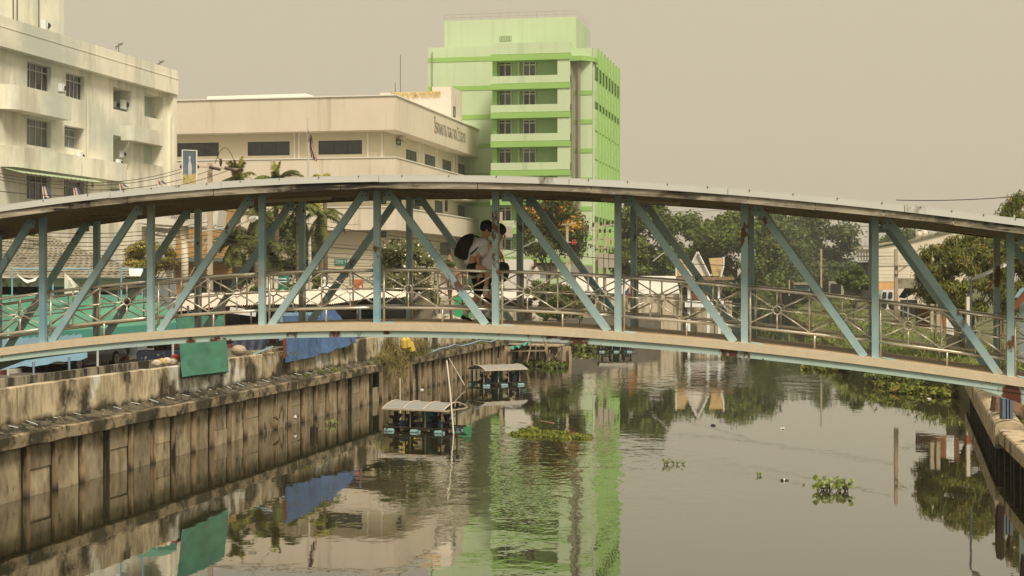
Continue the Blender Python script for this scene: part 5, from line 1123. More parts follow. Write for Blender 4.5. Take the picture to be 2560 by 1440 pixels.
tree('bush', 'bush', 'bright rounded bush left of the white house', 2135, 752, 672, 95, 150, m_l3, 5000, .25, 16, seed=11, ground=GR)
tree('rain_tree', 'tree', 'pale leafy tree behind the transformer poles right of the tower base', 1575, 730, 575, 110, 190, m_l3, 6000, .4, 18, seed=12, group=gT, lo=-.9)
def blossoms(t, cl):
    top = [(q[0], q[1]-q[4]*.5, q[2]+q[5]*.35, q[3]*.75, q[4]*.75, q[5]*.6) for q in cl if q[2] > np.median([c[2] for c in cl])-1.0]
    leafmesh('blossom', m_flw, top, 2300, .34, t)
tree('flowering_tree', 'tree', 'tall tree with orange yellow blossoms left of the tower', 1372, 690, 470, 175, 158, m_l6, 13000, .34, 34, seed=13, extra=blossoms)
tree('small_tree', 'tree', 'small bright green tree in front of the flowering tree base', 1365, 800, 690, 130, 125, m_l3, 6500, .25, 22, seed=14, lo=-.8)
tree('small_tree', 'tree', 'small green shrub tree right of the small bright tree', 1420, 790, 725, 90, 132, m_l3, 3500, .25, 14, seed=15, lo=-.8)
tree('ornamental_tree', 'tree', 'flat topped yellow olive tree over the tiled roof', 368, 712, 600, 165, 92, m_l4, 9000, .16, 30, seed=16, lo=-.5, fl=.5)
tree('shrub', 'shrub', 'tiny green shrub peeking over the tiled roof ridge', 100, 606, 588, 50, 84, m_l3, 500, .2, 6, seed=17)
tree('shrub', 'shrub', 'low green shrub beside the parked car', 312, 890, 872, 36, 66, m_l3, 500, .14, 6, seed=18)
tree('shrub', 'shrub', 'green shrub left of the cream cabinet', 640, 742, 715, 40, 90, m_l3, 900, .18, 8, seed=19)
tree('shrub', 'shrub', 'yellow green shrub left of the swan statue', 738, 742, 705, 50, 95, m_l3, 900, .2, 8, seed=20)
tree('shrub', 'shrub', 'fern like yellow green shrub right of the flagpole base', 795, 735, 688, 26, 95, m_l3, 700, .25, 8, seed=21)
tree('shrub', 'shrub', 'dark leafy shrub below the awning right end', 920, 812, 745, 90, 86, m_l6, 2500, .2, 14, seed=22)
def wfl(t, cl): leafmesh('blossom', m_wfl, [(q[0], q[1]-q[4]*.6, q[2], q[3]*.9, q[4]*.6, q[5]) for q in cl], 420, .2, t)
tree('flowering_bush', 'bush', 'large bush dotted with white blossoms behind the railing', 1010, 800, 600, 190, 96, leafmat('sage leaves', (.16, .17, .055)), 11000, .14, 44, seed=23, lo=-.9, extra=wfl, cr=.85)
tree('shrub', 'shrub', 'small shrub at the right foot of the white blossom bush', 1125, 690, 650, 40, 100, m_l3, 700, .14, 8, seed=24)
tree('small_tree', 'tree', 'dark green tree filling behind the porch columns', 560, 700, 545, 110, 120, m_l6, 5000, .3, 18, seed=25)
tree('small_tree', 'tree', 'dark green tree behind the palm trunks', 690, 735, 535, 230, 128, m_l6, 12000, .3, 34, seed=26)
# mango tree: drooping tufts and hanging fruit
def mango(t, cl):
    m_f = M('pale mango fruit', (.48, .50, .28), rough=.5, var=.1)
    rd = random.Random(5)
    for k in range(26):
        q = rd.choice(cl); p = Vector((q[0]+rd.uniform(-.8, .8)*q[3], q[1]-q[4]*rd.uniform(.8, 1.1), q[2]-q[5]*rd.uniform(.2, .9)))
        b = B().ball(p, .08, .07, .13, 8, 6); b.tube([p+Vector((0, 0, .12)), p+Vector((0, .03, .5))], .01, 4); b.build('mango', m_f, t)
random.seed(27)
c = P(2425, 800, 88); t = thing('mango_tree', (c.x, 88, GR), 'dense mango tree with orange young leaves and hanging pale fruit behind the tube lamp', 'tree')
cl = []
for k in range(120):
    a, e = random.uniform(0, 2*pi), math.asin(random.uniform(-.8, 1)); q = random.uniform(.6, 1)**.5; s = random.uniform(.36, .75)
    cl.append((c.x+.3+3.15*q*cos(a)*cos(e), 88+2.4*q*sin(a)*cos(e), P(0, 690, 88).z+.0+2.5*q*sin(e), s, s, s*.85))
cl += [(P(x, y, 88.5).x, 88.5, P(x, y, 88.5).z, .65, .6, .5) for x, y in ((2530, 520), (2515, 540), (2550, 545), (2545, 500), (2556, 600), (2550, 640), (2548, 570))]
leafmesh('crown', m_l5, cl, 40000, .3, t, asp=.22, up=.1, droop=1.6)
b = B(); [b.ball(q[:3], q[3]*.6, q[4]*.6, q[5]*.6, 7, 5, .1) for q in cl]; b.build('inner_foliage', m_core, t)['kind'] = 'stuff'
limbs(t, (c.x, 88, GR), (c.x, 88, 5.4), 1.5, .24, seed=4); mango(t, cl)
# palms
def palm(x, yc, Y, lab, nf=15, L=2.6, ground_y=770, skirt=10, r=.17, seed=0, up_=0, grp='palms in front of the cream hospital'):
    rd = random.Random(seed); top = P(x, yc, Y); t = thing('palm_tree', (top.x, Y, GL), lab, 'palm', grp)
    B().tube([(top.x+.1, Y, GL), (top.x+.05, Y, (GL+top.z)/2), (top.x, Y, top.z)], [r*1.25, r, r*.85], 10).build('trunk', M('palm trunk', (.17, .13, .09), vs=2, stretch=(1, 1, 3), var=.25, bump=.4), t)
    B().tube([(top.x, Y, top.z-.6), (top.x, Y, top.z+.4)], [r*.95, r*.5], 8).build('crownshaft', M('crownshaft', (.14, .2, .06)), t)
    for k in range(nf+skirt):
        sk_ = k >= nf; a = rd.uniform(0, 2*pi); el = (rd.uniform(1.3, 1.5) if k < up_ else rd.uniform(.1, 1.25)) if not sk_ else rd.uniform(-1.3, -.5); Lk = L*rd.uniform(.75, 1.1)
        b = B(); pts = []; p = top+Vector((0, 0, .2)); d = Vector((cos(a)*cos(el), sin(a)*cos(el), sin(el))); n_ = 11
        for j in range(n_):
            pts.append(p.copy()); p = p+d*Lk/n_; d = (d+Vector((0, 0, -.16 if not sk_ else -.12))).normalized()
        b.tube(pts, [.03*(1-j/n_*.7) for j in range(n_)], 4)
        for j in range(1, n_):
            s = pts[j]-pts[j-1]; s.normalize(); side = s.cross(Vector((0, 0, 1)));
            if side.length < .1: side = Vector((1, 0, 0))
            side.normalize(); ll = .62*sin(pi*(j+.5)/(n_+.6))**.5
            for sg in (-1, 1):
                for m_ in range(3):
                    o = pts[j-1].lerp(pts[j], m_/3); e = o+side*sg*ll*.62+s*ll*.55+Vector((0, 0, -.45*ll+rd.uniform(-.12, .12))); wv = s*.08
                    b.add([o-wv, o+wv, e], [(0, 1, 2)])
        b.build('frond', m_palmy if (not sk_ and el > 1.0) else m_palm, t)
    return t
palm(592, 462, 112, 'palm with a yellow upright spear beside the insulated crossarm', 14, 2.1, seed=1, r=.28, up_=6)
palm(690, 462, 116, 'palm with wide fronds left of the flagpole', 15, 2.3, seed=2, r=.2, up_=2)
palm(640, 540, 110, 'shorter palm behind the leaning street lamp', 14, 2.5, seed=3)
palm(745, 525, 112, 'palm just left of the flagpole below the bridge roof', 15, 2.6, seed=4, r=.2)
palm(800, 545, 114, 'rightmost palm with hanging fronds before the siding wall', 14, 2.6, seed=5)
palm(585, 610, 104, 'low young palm left of the street lamp', 12, 2.0, seed=6)
palm(670, 620, 106, 'low palm between the taller palm trunks', 12, 2.0, seed=7)
palm(812, 458, 118, 'palm tips just peeking over the roof right of the flagpole', 7, 1.3, skirt=4, seed=8)
# grass and weeds
def weeds(name, lab, pts, n, size, mat, asp=.14, droop=-1.6, up=0.):
    return leafmesh(name, mat, pts, n, size, None, asp=asp, up=up, flat=.8, droop=droop, kind='stuff', label=lab, cat='grass')
m_reed = leafmat('reed grass', (.21, .25, .07), vs=.8); m_dry = leafmat('dry grass blades', (.27, .23, .09), vs=1); m_hya = leafmat('hyacinth leaves', (.18, .21, .035), ir=.3, vs=.8, layers=(((.30, .24, .05), 1.2, (1, 1, 1), .58, .06),))
pts = []
for k in range(260):
    u = random.random(); x0, y0 = random.choice(((2020, 850), (2060, 780), (2110, 925), (2190, 955), (1990, 815)));
    i = random.randrange(4, len(RS)-1); p = RS[i].lerp(RS[i+1], random.random())+Vector((random.uniform(.0, 9), 0, 0)); pts.append((p.x, p.y, GR+.2, 1.3, 1.3, .45))
weeds('verge_grass', 'rank green grass and weeds covering the right bank slope', pts, 24000, .5, m_reed)
pts = [(p.x+random.uniform(-.6, 1.2), p.y+random.uniform(-1, 1), .3+random.uniform(0, .5), .8, .9, .45) for p in [RS[i].lerp(RS[i+1], random.random()) for i in random.choices((3, 4, 5, 6), k=60)]]
weeds('bank_weeds', 'tangle of weeds hanging over the waterline of the right bank', pts, 9000, .26, m_reed, asp=.4, droop=.2)
def rosette(b, c, s, n, rd):                                        # one water hyacinth: round leaves on arching stalks
    for k in range(n):
        a = rd.uniform(0, 2*pi); h = rd.uniform(.35, 1)*s; r = rd.uniform(.2, .9)*s; tip = c+Vector((r*cos(a), r*sin(a), h)); b.tube([c, c.lerp(tip, .55)+Vector((0, 0, .12*s)), tip], .007+.004*s, 4)
        nn = Vector((cos(a)*.55+rd.uniform(-.5, .5), sin(a)*.55-.5, .55)).normalized(); x = nn.orthogonal().normalized(); y = nn.cross(x); R = .24*s*rd.uniform(.6, 1.1); ce = tip+Vector((cos(a), sin(a), 0))*R*.6
        b.add([ce+nn*(.12*R)]+[ce+x*R*cos(q)*(1 if abs(q) < 9 else 1)+y*R*.85*sin(q) for q in [2*pi*j/8 for j in range(8)]], [(0, j+1, (j+1) % 8+1) for j in range(8)])
m_hy1 = M('hyacinth leaf', (.14, .19, .03), rough=.4, var=.3, vs=4, irand=.35, trans=.2)
def plant(x, y, spread, n, s, lab, seed, cat='water plant', grp=None):
    rd = random.Random(seed); c = on_z(x, y, 0); t = thing('water_hyacinth', c, lab, cat, grp); per = F/c.y
    for k in range(n):
        o = c+Vector((rd.uniform(-1, 1)*spread/per/2, rd.gauss(0, .35)*spread/per/2, .0)); b = B(); rosette(b, o, s*rd.uniform(.6, 1.15), rd.randint(5, 8), rd); b.build('rosette', m_hy1, t)
    return t
plant(2085, 1226, 66, 11, .36, 'large clump of water hyacinth floating alone on the right side of the canal', 1)
plant(2052, 1229, 20, 2, .2, 'small hyacinth sprig touching the left of the large clump', 8)
plant(1684, 1161, 52, 5, .17, 'small loose row of hyacinth leaves floating in the middle of the calm water', 2)
plant(1897, 1189, 10, 2, .13, 'tiny hyacinth sprig left of the floating bottle', 3)
plant(2012, 1213, 10, 1, .09, 'tiniest leaf scrap between the bottle and the large hyacinth clump', 4)
plant(830, 1062, 24, 4, .26, 'small bright hyacinth plant close to the left wall', 5)
plant(1070, 982, 9, 2, .16, 'tiny bright hyacinth sprig near the far aerator mooring', 6)
plant(1384, 1180, 36, 4, .10, 'submerged faint hyacinth shreds in the green reflection', 7)
def mat_(lab, segs, n, size, hgt=.12, m=m_hya, asp=.7):
    pts = []
    for (x0, y0, x1, y1, dy, k) in segs:
        for _ in range(k):
            u = random.random(); p = on_z(x0+(x1-x0)*u, y0+(y1-y0)*u+random.uniform(-dy, dy), 0); pts.append((p.x, p.y, hgt*.7, .32, .5, hgt))
    return leafmesh('hyacinth_mat', m, pts, n, size, None, asp=asp, up=.5, flat=.8, kind='stuff', label=lab, cat='water plant')
mat_('long floating mat of yellow green water hyacinth in front of the near aerator', [(1290, 1082, 1340, 1082, 8, 16), (1330, 1089, 1440, 1089, 7, 22), (1420, 1092, 1466, 1094, 4, 8)], 4800, .13, .06)
mat_('bright green hyacinth mat against the wooden pier', [(1285, 912, 1410, 918, 5, 26)], 3000, .24, .2, m_l3)
mat_('hyacinth bed along the reflected far bend under the bridge', [(1430, 872, 1560, 866, 5, 40)], 4000, .3, .45, m_reed)
mat_('wide hyacinth bed spreading from the right bank weeds', [(2195, 968, 2395, 985, 10, 60), (2210, 952, 2380, 962, 8, 50), (2160, 940, 2250, 950, 5, 20), (2290, 990, 2350, 984, 5, 10)], 9000, .22, .22)
mat_('small yellow green hyacinth islands off the right bank', [(2005, 922, 2035, 922, 3, 8), (2050, 926, 2120, 924, 4, 16)], 1500, .24, .18)
# dry grass tuft over the ledge
pts = []
for x, y, k in ((975, 880, 9), (1000, 900, 9), (1030, 880, 6), (1055, 882, 7), (960, 912, 5)):
    for _ in range(k): p = pY(x+random.uniform(-12, 12), y+random.uniform(-16, 14), -21.4+random.uniform(-.3, .25)); pts.append((p.x, p.y, p.z, .35, .35, .5))
for x in (985, 992, 1000, 1010): 
    for yy in range(905, 1000, 16): p = pY(x+(yy-900)*.05, yy, -21.0); pts.append((p.x, p.y, p.z, .12, .12, .3))
leafmesh('dry_grass_tuft', m_dry, pts, 4200, .5, None, asp=.045, up=0, droop=2.2, kind='stuff', label='straw coloured grass tuft hanging over the wall ledge', cat='grass')
pts = [(lambda p: (p.x, p.y, 1.9, .5, .3, .12))(U(-21.45, random.uniform(56, 101), 1.9)) for _ in range(26)]
leafmesh('ledge_weeds', m_reed, pts, 1500, .14, None, asp=.3, kind='stuff', label='small green weeds growing along the ledge joint', cat='grass')
pts = [(lambda p: (p.x, p.y, 1.3, .25, .25, .15))(U(5.1+random.uniform(.8, 1.1), random.uniform(38, 52), 1.3)) for _ in range(10)]
leafmesh('ledge_weeds', m_reed, pts, 700, .14, None, asp=.3, kind='stuff', label='green weeds in the joint beside the right terrace', cat='grass')
# yellow jerry floats at the tuft
t = thing('yellow_floats', pY(1018, 870, -21.3), 'cluster of three yellow plastic floats tied above the grass tuft', 'float')
for x, y, rr in ((1010, 860, 0), (1019, 858, .5), (1026, 868, .8)):
    p = pY(x, y, -21.2); B().tube([p+Vector((-.08*rr, -.2, .34)), p+Vector((0, -.2, .2)), p+Vector((.15*rr, -.2, -.2)), p+Vector((.2*rr, -.2, -.3))], [.06, .17, .17, .04], 8).build('float', M('yellow plastic', (.58, .42, .07), rough=.4, var=.1), t)
# hose along the far ledge
pts = [pY(x, y, -21.15) for x, y in ((1075, 882), (1100, 872), (1120, 868), (1135, 862), (1150, 866), (1175, 860), (1200, 852), (1225, 855), (1240, 850))]
B().tube(pts, .05, 6).build('blue_hose', M('faded blue hose', A(130, 142, 140)), label='faded blue hose snaking along the far wall ledge', cat='hose')

# ================================================================ wooden pier
m_tim = M('grey timber', A(158, 134, 98, .9), vs=2.5, stretch=(1, 1, .3), var=.3, bump=.5, orand=.25, layers=(((.04, .03, .02), 2, (2, 2, .3), .6, .08),))
pr = thing('wooden_pier', P(1350, 900, 108), 'ramshackle wooden pier on crooked posts at the end of the left wall', 'pier')
for k in range(9):
    y = 853+k*1.6; Yp = F*(H-1.8)/(y-HY+8) if False else 112-1.1*k; B().bar(P(1262+3*k, 863+.2*k, Yp)+Vector((0, 0, .1)), P(1412-2*k, 866+.3*k, Yp)+Vector((0, 0, .1)), .95, .08).build('plank', m_tim, pr)
rd = random.Random(3)
for k in range(24):
    x = 1262+7.2*k; Yp = rd.uniform(103, 111); w = rd.uniform(.12, .28); a = P(x, 905, Yp); a.z = -.6; c = P(x+rd.uniform(-5, 5), 866, Yp)
    B().bar(a, c, w).build('pier_post', m_tim, pr)
for (x0, y0, x1, y1) in ((1330, 850, 1318, 905), (1362, 852, 1372, 902), (1402, 868, 1388, 893), (1375, 875, 1366, 905)): B().bar(P(x0, y0, 102), P(x1, y1, 102), .2, .08).build('brace', m_tim, pr)
B().bar(P(1270, 878, 103), P(1365, 876, 103), .25, .1).build('beam', m_tim, pr); B().lbox(lambda x, z, d: Vector(((x-CX)/F*109, 109-d, z)), 1278, 1330, -.2, 1.2, 0, .1).build('dark_hollow', m_dark, pr)
cloth('green_net', [P(1280, 866, 103), P(1330, 852, 103), P(1322, 860, 102.6), P(1276, 872, 102.6)], 14, 5, .08, M('green net', A(64, 150, 118)), label='scrap of green netting on the edge of the wooden pier', cat='net', seed=7)

# ================================================================ paddle aerators
m_sol = M('solar sheet', A(168, 158, 138, 1.45), rough=.3, vs=8, stretch=(1, 1, 1), var=.05); m_fr = M('cream frame', A(215, 190, 155, 1.15), rough=.4); m_tank = M('green tank', A(38, 125, 100, .95), rough=.4, vs=2, var=.12)
m_pad = M('black paddle', (.012, .012, .014), rough=.5); m_flo = M('pale blue float', A(140, 165, 150, 1.1), rough=.5); m_rig = M('dark raft', (.03, .03, .022), vs=4, var=.5)
def aerator(c, yaw, lab, signx=1):
    t = thing('solar_aerator', (0, 0, 0), lab, 'aerator', 'solar paddle aerators moored in the canal'); L, D = 2.65, 1.9
    for i in range(3):
        x0, x1 = -L/2+L*i/3, -L/2+L*(i+1)/3; rows = []
        for k in range(9): v = k/8; rows.append([(x0+.02, -D/2+D*v, 0.90+.22*sin(pi*v)), (x1-.02, -D/2+D*v, 0.90+.22*sin(pi*v))])
        B().grid(rows).build('solar_panel', m_sol, t)
    for i in range(4): x = -L/2+L*i/3; B().tube([(x, -D/2+D*k/8, 0.915+.22*sin(pi*k/8)) for k in range(9)], .022, 6).build('rib', m_fr, t)
    for y in (-D/2, D/2): B().bar((-L/2-.04, y, .88), (L/2+.04, y, .88), .06, .07).build('edge_rail', m_fr, t)
    for x in (-L/2, L/2):
        b = B().bar((x, -D/2, .85), (x, D/2, .85), .035); [b.bar((x, y, .97), (x, y, 0.90+.22*sin(pi*(y+D/2)/D)), .03) for y in (-.4, 0, .4)]; b.build('end_truss', m_fr, t)
    for x in (-L/2+.12, -.3, .35, L/2-.25):
        for y in (-.62, .62): B().bar((x, y, .12), (x, y, 1.02), .04).build('post', m_fr if y < 0 else m_rig, t)
    b = B(); [b.bar((-L/2-.1, y, .16), (L/2+.1, y, .16), .06, .06) for y in (-.75, 0, .75)]; [b.bar((x, -.9, .13), (x, .9, .13), .05) for x in (-1.2, -.5, .2, .8, 1.25)]; b.bar((-L/2-.5, .2, .2), (-L/2, .1, .15), .04).bar((L/2, -.3, .2), (L/2+.45, -.2, .16), .04); b.build('raft_frame', m_rig, t)
    for x in (-1.15, 0, 1.05):
        for y in (-.78, .78): B().tube([(x-.22, y, .02), (x-.18, y, .02), (x+.18, y, .02), (x+.22, y, .02)], [.05, .085, .085, .05], 10).build('float', m_flo, t)
    B().tube([(.12, .1, .12), (.12, .1, .2), (.12, .1, .86), (.12, .1, .95)], [.24, .26, .26, .18], 16).build('tank', m_tank, t, smooth=True)
    for x in (-1.08, -.45, .62, 1.15):
        b = B(); 
        for k in range(7):
            a = k*2*pi/7+x; d = Vector((.10*sin(k), cos(a), sin(a))); o = Vector((x, -.35, .34)); s = Vector((1, 0, 0)); e = o+d*.40
            b.hexa([o-s*.03-d.cross(s)*.02, o+s*.03-d.cross(s)*.02, o+s*.03+d.cross(s)*.02, o-s*.03+d.cross(s)*.02, e-s*.10-d.cross(s)*.03, e+s*.10-d.cross(s)*.03, e+s*.10+d.cross(s)*.03, e-s*.10+d.cross(s)*.03])
        b.tube([(x-.12, -.35, .34), (x+.12, -.35, .34)], .07, 8); b.build('paddle_wheel', m_pad, t)
    B().tube([(-.95, -.35, .34), (1.0, -.35, .34)], .025, 6).build('axle', m_rig, t)
    for x in (-.78, .9): B().box((x, -.3, .30), (.22, .2, .2)).build('motor', M('blue motor', A(70, 96, 118), rough=.4), t)
    t.location = c; t.rotation_euler = (0, 0, yaw); return t
ca = on_z(1062, 1076, 0); A1 = aerator(ca, radians(-25), 'nearest solar paddle aerator with an arched three panel roof and green tank')
cb = on_z(1243, 962, 0); A2 = dup(A1, cb, radians(31), 'middle solar paddle aerator turned left in front of the wall end')
ccn = on_z(1537, 879, 0); A3 = dup(A1, ccn, radians(5), 'farthest aerator half hidden below the bridge deck')
tuft = leafmesh('raft_weeds', m_dry, [(ca.x+.5, ca.y-.3, .35, .25, .2, .2)], 260, .16, None, kind='stuff', label='dry weeds caught on the raft of the nearest aerator', cat='grass')
# mooring poles
m_pole = M('pale pipe pole', A(196, 182, 148), rough=.5, var=.08)
B().tube([P(1117, 902, 60.5), P(1126, 984, 59.5), P(1134, 1086, 58.8)], .03, 6).build('mooring_pole', m_pole, label='long pale mooring pole leaning over the nearest aerator', cat='pole')
B().tube([P(1118, 888, 88), P(1161, 962, 83)], .03, 6).build('mooring_pole', m_pole, label='thin pale pole slanting from the wall to the middle aerator', cat='pole')
p = on_z(1001, 1040, 0); B().tube([(p.x, p.y, -.8), (p.x-.02, p.y, P(1001, 946, p.y).z)], .032, 6).build('mooring_pole', m_pole, label='upright white pipe standing behind the nearest aerator roof', cat='pole')
# posts and wreckage in the water
def stump(x, y0, y1, w, lab, mat=None):
    p = on_z(x, y1, 0); z = P(x, y0, p.y).z; r = w/2/F*p.y; rows = []
    b = B().tube([(p.x-.02, p.y, -1), (p.x, p.y, z*.55), (p.x+.015, p.y, z*.93), (p.x-.01, p.y, z)], [r, r*1.05, r*.95, r*.6], 8); b.build('timber_pile', mat or m_rotten, label=lab, cat='pile', group='rotten timber piles')
m_rotten = M('rotten wood', (.028, .014, .010), vs=5, stretch=(3, 3, .4), var=.5, bump=.8)
stump(2499, 1259, 1329, 21, 'thick black rotten pile in the water at the lower right'); stump(2522, 1337, 1366, 9, 'thin short rotten pile right of the thick one')
for k, (x, y0, y1, w) in enumerate(((778, 1066, 1092, 6), (785, 1061, 1094, 7), (792, 1068, 1090, 5))): stump(x, y0, y1, w, ['left stick of the stump trio near the left wall', 'middle and tallest stick of the stump trio near the left wall', 'right stick of the stump trio near the left wall'][k])
stump(2556, 1385, 1440, 10, 'rotten pile cut by the lower right corner of the picture')
p = pY(683, 1040, -21.15); B().bar(p, pY(697, 1049, -21.05), .1, .08).build('broken_slab', m_pile, label='broken slab piece jutting from a hole in the left wall', cat='slab')
for x, y, lab in ((738, 1040, 'small pale rag caught on the wall below the ledge'), (2323, 998, 'white foam scrap floating near the right bank weeds'), (1956, 1073, 'tiny white scrap on the calm water'), (1055, 975, 'pale foam scrap beside the far wall foot'), (1783, 1064, 'tiny dark scrap floating in the middle of the canal')):
    p = on_z(x, y, 0) if x != 738 else pY(738, 1044, -21.0); B().ball(p+Vector((0, 0, .02)), .10 if x > 1000 else .07, .07, .04 if x != 738 else .08, 8, 5, .25).build('floating_scrap', m_cloth if x != 1783 else m_rig, label=lab, cat='litter')
B().bar(on_z(1352, 1052, .01), on_z(1384, 1058, .01), .05, .03).build('floating_stick', M('pink stick', A(190, 140, 110)), label='pinkish stick floating in the green reflection', cat='stick')
p = on_z(1960, 1200, .02); t = thing('floating_bottle', p, 'small brown bottle with a pale label floating on calm water', 'bottle')
B().tube([p+Vector((-.10, 0, 0)), p+Vector((.03, 0, 0)), p+Vector((.06, 0, 0)), p+Vector((.10, 0, 0))], [.036, .036, .016, .016], 10).build('glass', M('brown glass', (.06, .02, .01), rough=.15), t); B().tube([p+Vector((-.02, 0, 0)), p+Vector((.025, 0, 0))], .0375, 10).build('label', m_cloth, t); B().tube([p+Vector((.1, 0, 0)), p+Vector((.13, 0, 0))], .019, 8).build('cap', m_rig, t)

# ================================================================ the two people
m_skin = M('skin', A(205, 150, 108, .98), rough=.55, var=.05, vs=6); m_hair = M('black hair', (.008, .006, .005), rough=.5, bump=.3, bs=80, var=.2); m_shirt = M('white school shirt', (.82, .80, .84), rough=.8, var=.06, vs=5, bump=.25, bs=14)
m_shorts = M('black shorts', (.011, .010, .011), rough=.8, bump=.3, bs=20); m_shoe = M('black shoe', (.01, .01, .01), rough=.45); m_sock = M('white sock', A(225, 212, 192)); m_pack = M('black backpack', (.012, .011, .012), rough=.7, bump=.3, bs=20); m_bag = M('dark green bag', (.020, .026, .016), rough=.7, bump=.3)
YP = 26.15
def Q(x, y, d=0.): return P(x, y, YP+d)
def skin(name, mat, parent, verts, edges, radii, root=0, sub=2, **kw):
    org = ORG[parent.name]; me = bpy.data.meshes.new(name); me.from_pydata([tuple(Vector(v)-org) for v in verts], edges, []); me.materials.append(mat)
    o = bpy.data.objects.new(name, me); COL.objects.link(o); o.parent = parent; ORG[o.name] = org
    m_ = o.modifiers.new('skin', 'SKIN'); m_.use_smooth_shade = True
    for i, r in enumerate(radii): d = me.skin_vertices[0].data[i]; d.radius = (r if hasattr(r, '__len__') else (r, r)); d.use_root = (i == root)
    s = o.modifiers.new('sub', 'SUBSURF'); s.levels = s.render_levels = sub; return o
def chain(base, n): return [(base+i, base+i+1) for i in range(n-1)]
def figure(root, pelvis, chest, neck, head, legs, arms, facing=1):
    V = [pelvis, pelvis.lerp(chest, .5), chest, neck, head+Vector((-.01*facing, 0, -.02)), head+Vector((.02*facing, 0, .07))]; R = [(.125, .10), (.12, .095), (.14, .10), .055, .085, .075]; E = chain(0, 6)
    for lg in legs:
        k = len(V); V += lg; E += [(0, k)]+chain(k, len(lg)); R += [.085, .062, .055, .036, .036, .022][:len(lg)]
    for ar in arms:
        k = len(V); V += ar; E += [(2, k)]+chain(k, len(ar)); R += [.05, .038, .026, .028, .012][:len(ar)]
    return skin('body', m_skin, root, V, E, R)
def hand(root, wrist, d, up, s=1.):                                   # palm and five bent fingers
    d, up = d.normalized(), up.normalized(); side = d.cross(up).normalized(); V = [wrist, wrist+d*.045*s, wrist+d*.085*s]; E = [(0, 1), (1, 2)]; R = [(.026, .02), (.036, .016), (.036, .014)]
    for k, (o, L) in enumerate(((-.028, .062), (-.010, .074), (.010, .070), (.027, .056))):
        i = len(V); b0 = wrist+d*.08*s+side*o*s; V += [b0, b0+d*L*.5*s-up*.012, b0+d*L*.8*s-up*.04*s]; E += [(2, i), (i, i+1), (i+1, i+2)]; R += [.010, .009, .007]
    i = len(V); b0 = wrist+d*.03*s-side*.03*s; V += [b0, b0+d*.03*s-side*.022*s, b0+d*.055*s-side*.02*s-up*.02*s]; E += [(1, i), (i, i+1), (i+1, i+2)]; R += [.012, .011, .008]
    return skin('hand', m_skin, root, V, E, R, sub=1)
def head_parts(root, c, f=1, tilt=0.):
    fw2 = Vector((cos(tilt)*f, 0, -sin(tilt))); upv = Vector((sin(tilt)*f, 0, cos(tilt)))
    b = B().ball(c+fw2*.105-upv*.02, .02, .014, .026, 8, 6); b.build('nose', m_skin, root, smooth=True)
    for sy in (-1, 1):
        B().ball(c+Vector((0, sy*.082, 0))-upv*.015, .022, .012, .034, 8, 6).build('ear', m_skin, root, smooth=True)
        B().ball(c+fw2*.078+Vector((0, sy*.034, 0))+upv*.012, .012, .014, .009, 8, 6).build('eye', m_hair, root, smooth=True)
    B().ball(c+fw2*.09-upv*.055, .012, .028, .008, 8, 5).build('mouth', M('lips', (.35, .14, .10)), root, smooth=True)
    random.seed(3); b = B().ball(c-fw2*.026+upv*.036, .122, .106, .112, 16, 10, .05); b.build('hair', m_hair, root, smooth=True)
def shoe(root, heel, toe):
    d = (toe-heel); L = d.length; d.normalize(); z = Vector((0, 0, 1)); up = (z-d*z.dot(d)).normalized(); s = d.cross(up); rows = []
    for v, w, h in ((0, .026, .055), (.12, .036, .075), (.35, .036, .07), (.6, .042, .05), (.85, .040, .035), (1, .02, .02)):
        o = heel+d*L*v; rows.append([o+s*w*cos(a)+up*(h*(sin(a)*.5+.5)) for a in [2*pi*j/10 for j in range(11)]])
    B().grid(rows).add(rows[0][:10], [tuple(range(10))[::-1]]).add(rows[-1][:10], [tuple(range(10))]).build('shoe', m_shoe, root, smooth=True)
# the one who walks, bent forward under the load
deckp = lambda x: (lambda p: p)(Q(x, 0))
def zdeck(x, d=0.):
    i = (Q(x, 0, d)-BR(0, 0, 0)).dot(Vector((cA, -sA, 0)))/2; return dz(i)+.014
wkr = thing('person', Q(1212, 806), 'person in a white shirt and black shorts carrying another on the back across the bridge', 'person')
wkr.location.z = zdeck(1212); ORG[wkr.name] = wkr.location.copy()
pel, che, nek, hed = Q(1207, 688), Q(1231, 628), Q(1240, 606), Q(1249, 584)
fz = zdeck(1222)
ank1 = Q(1219, 795, -.08); ank1.z = fz+.085; ank2 = Q(1163, 786, .10)
figure(wkr, pel, che, nek, hed,
       [[Q(1212, 700, -.08), Q(1219, 742, -.08), Q(1218, 768, -.08), ank1, ank1+Vector((.05, 0, -.04)), ank1+Vector((.13, 0, -.055))],
        [Q(1203, 702, .08), Q(1194, 742, .10), Q(1180, 764, .10), ank2, ank2+Vector((.03, 0, -.06)), ank2+Vector((.06, 0, -.12))]],
       [[Q(1219, 620, -.17), Q(1192, 642, -.20), Q(1199, 668, -.19), Q(1205, 680, -.16)], [Q(1238, 622, .17), Q(1215, 650, .22), Q(1212, 672, .20), Q(1218, 682, .16)]])
head_parts(wkr, hed+Vector((0, 0, .02)), 1, .45)
hand(wkr, Q(1201, 677, -.18), Vector((.5, .25, -.8)), Vector((.8, -.3, .5)))
skin('shirt', m_shirt, wkr, [Q(1204, 694), Q(1210, 672), Q(1222, 648), che, Q(1236, 612), Q(1219, 622, -.16), Q(1197, 637, -.20), Q(1238, 624, .16), Q(1218, 646, .2), Q(1222, 690, .03)], [(0, 1), (1, 2), (2, 3), (3, 4), (3, 5), (5, 6), (3, 7), (7, 8), (1, 9)], [(.145, .14), (.15, .14), (.15, .13), (.155, .13), .075, .085, .075, .085, .075, (.12, .1)], root=3)
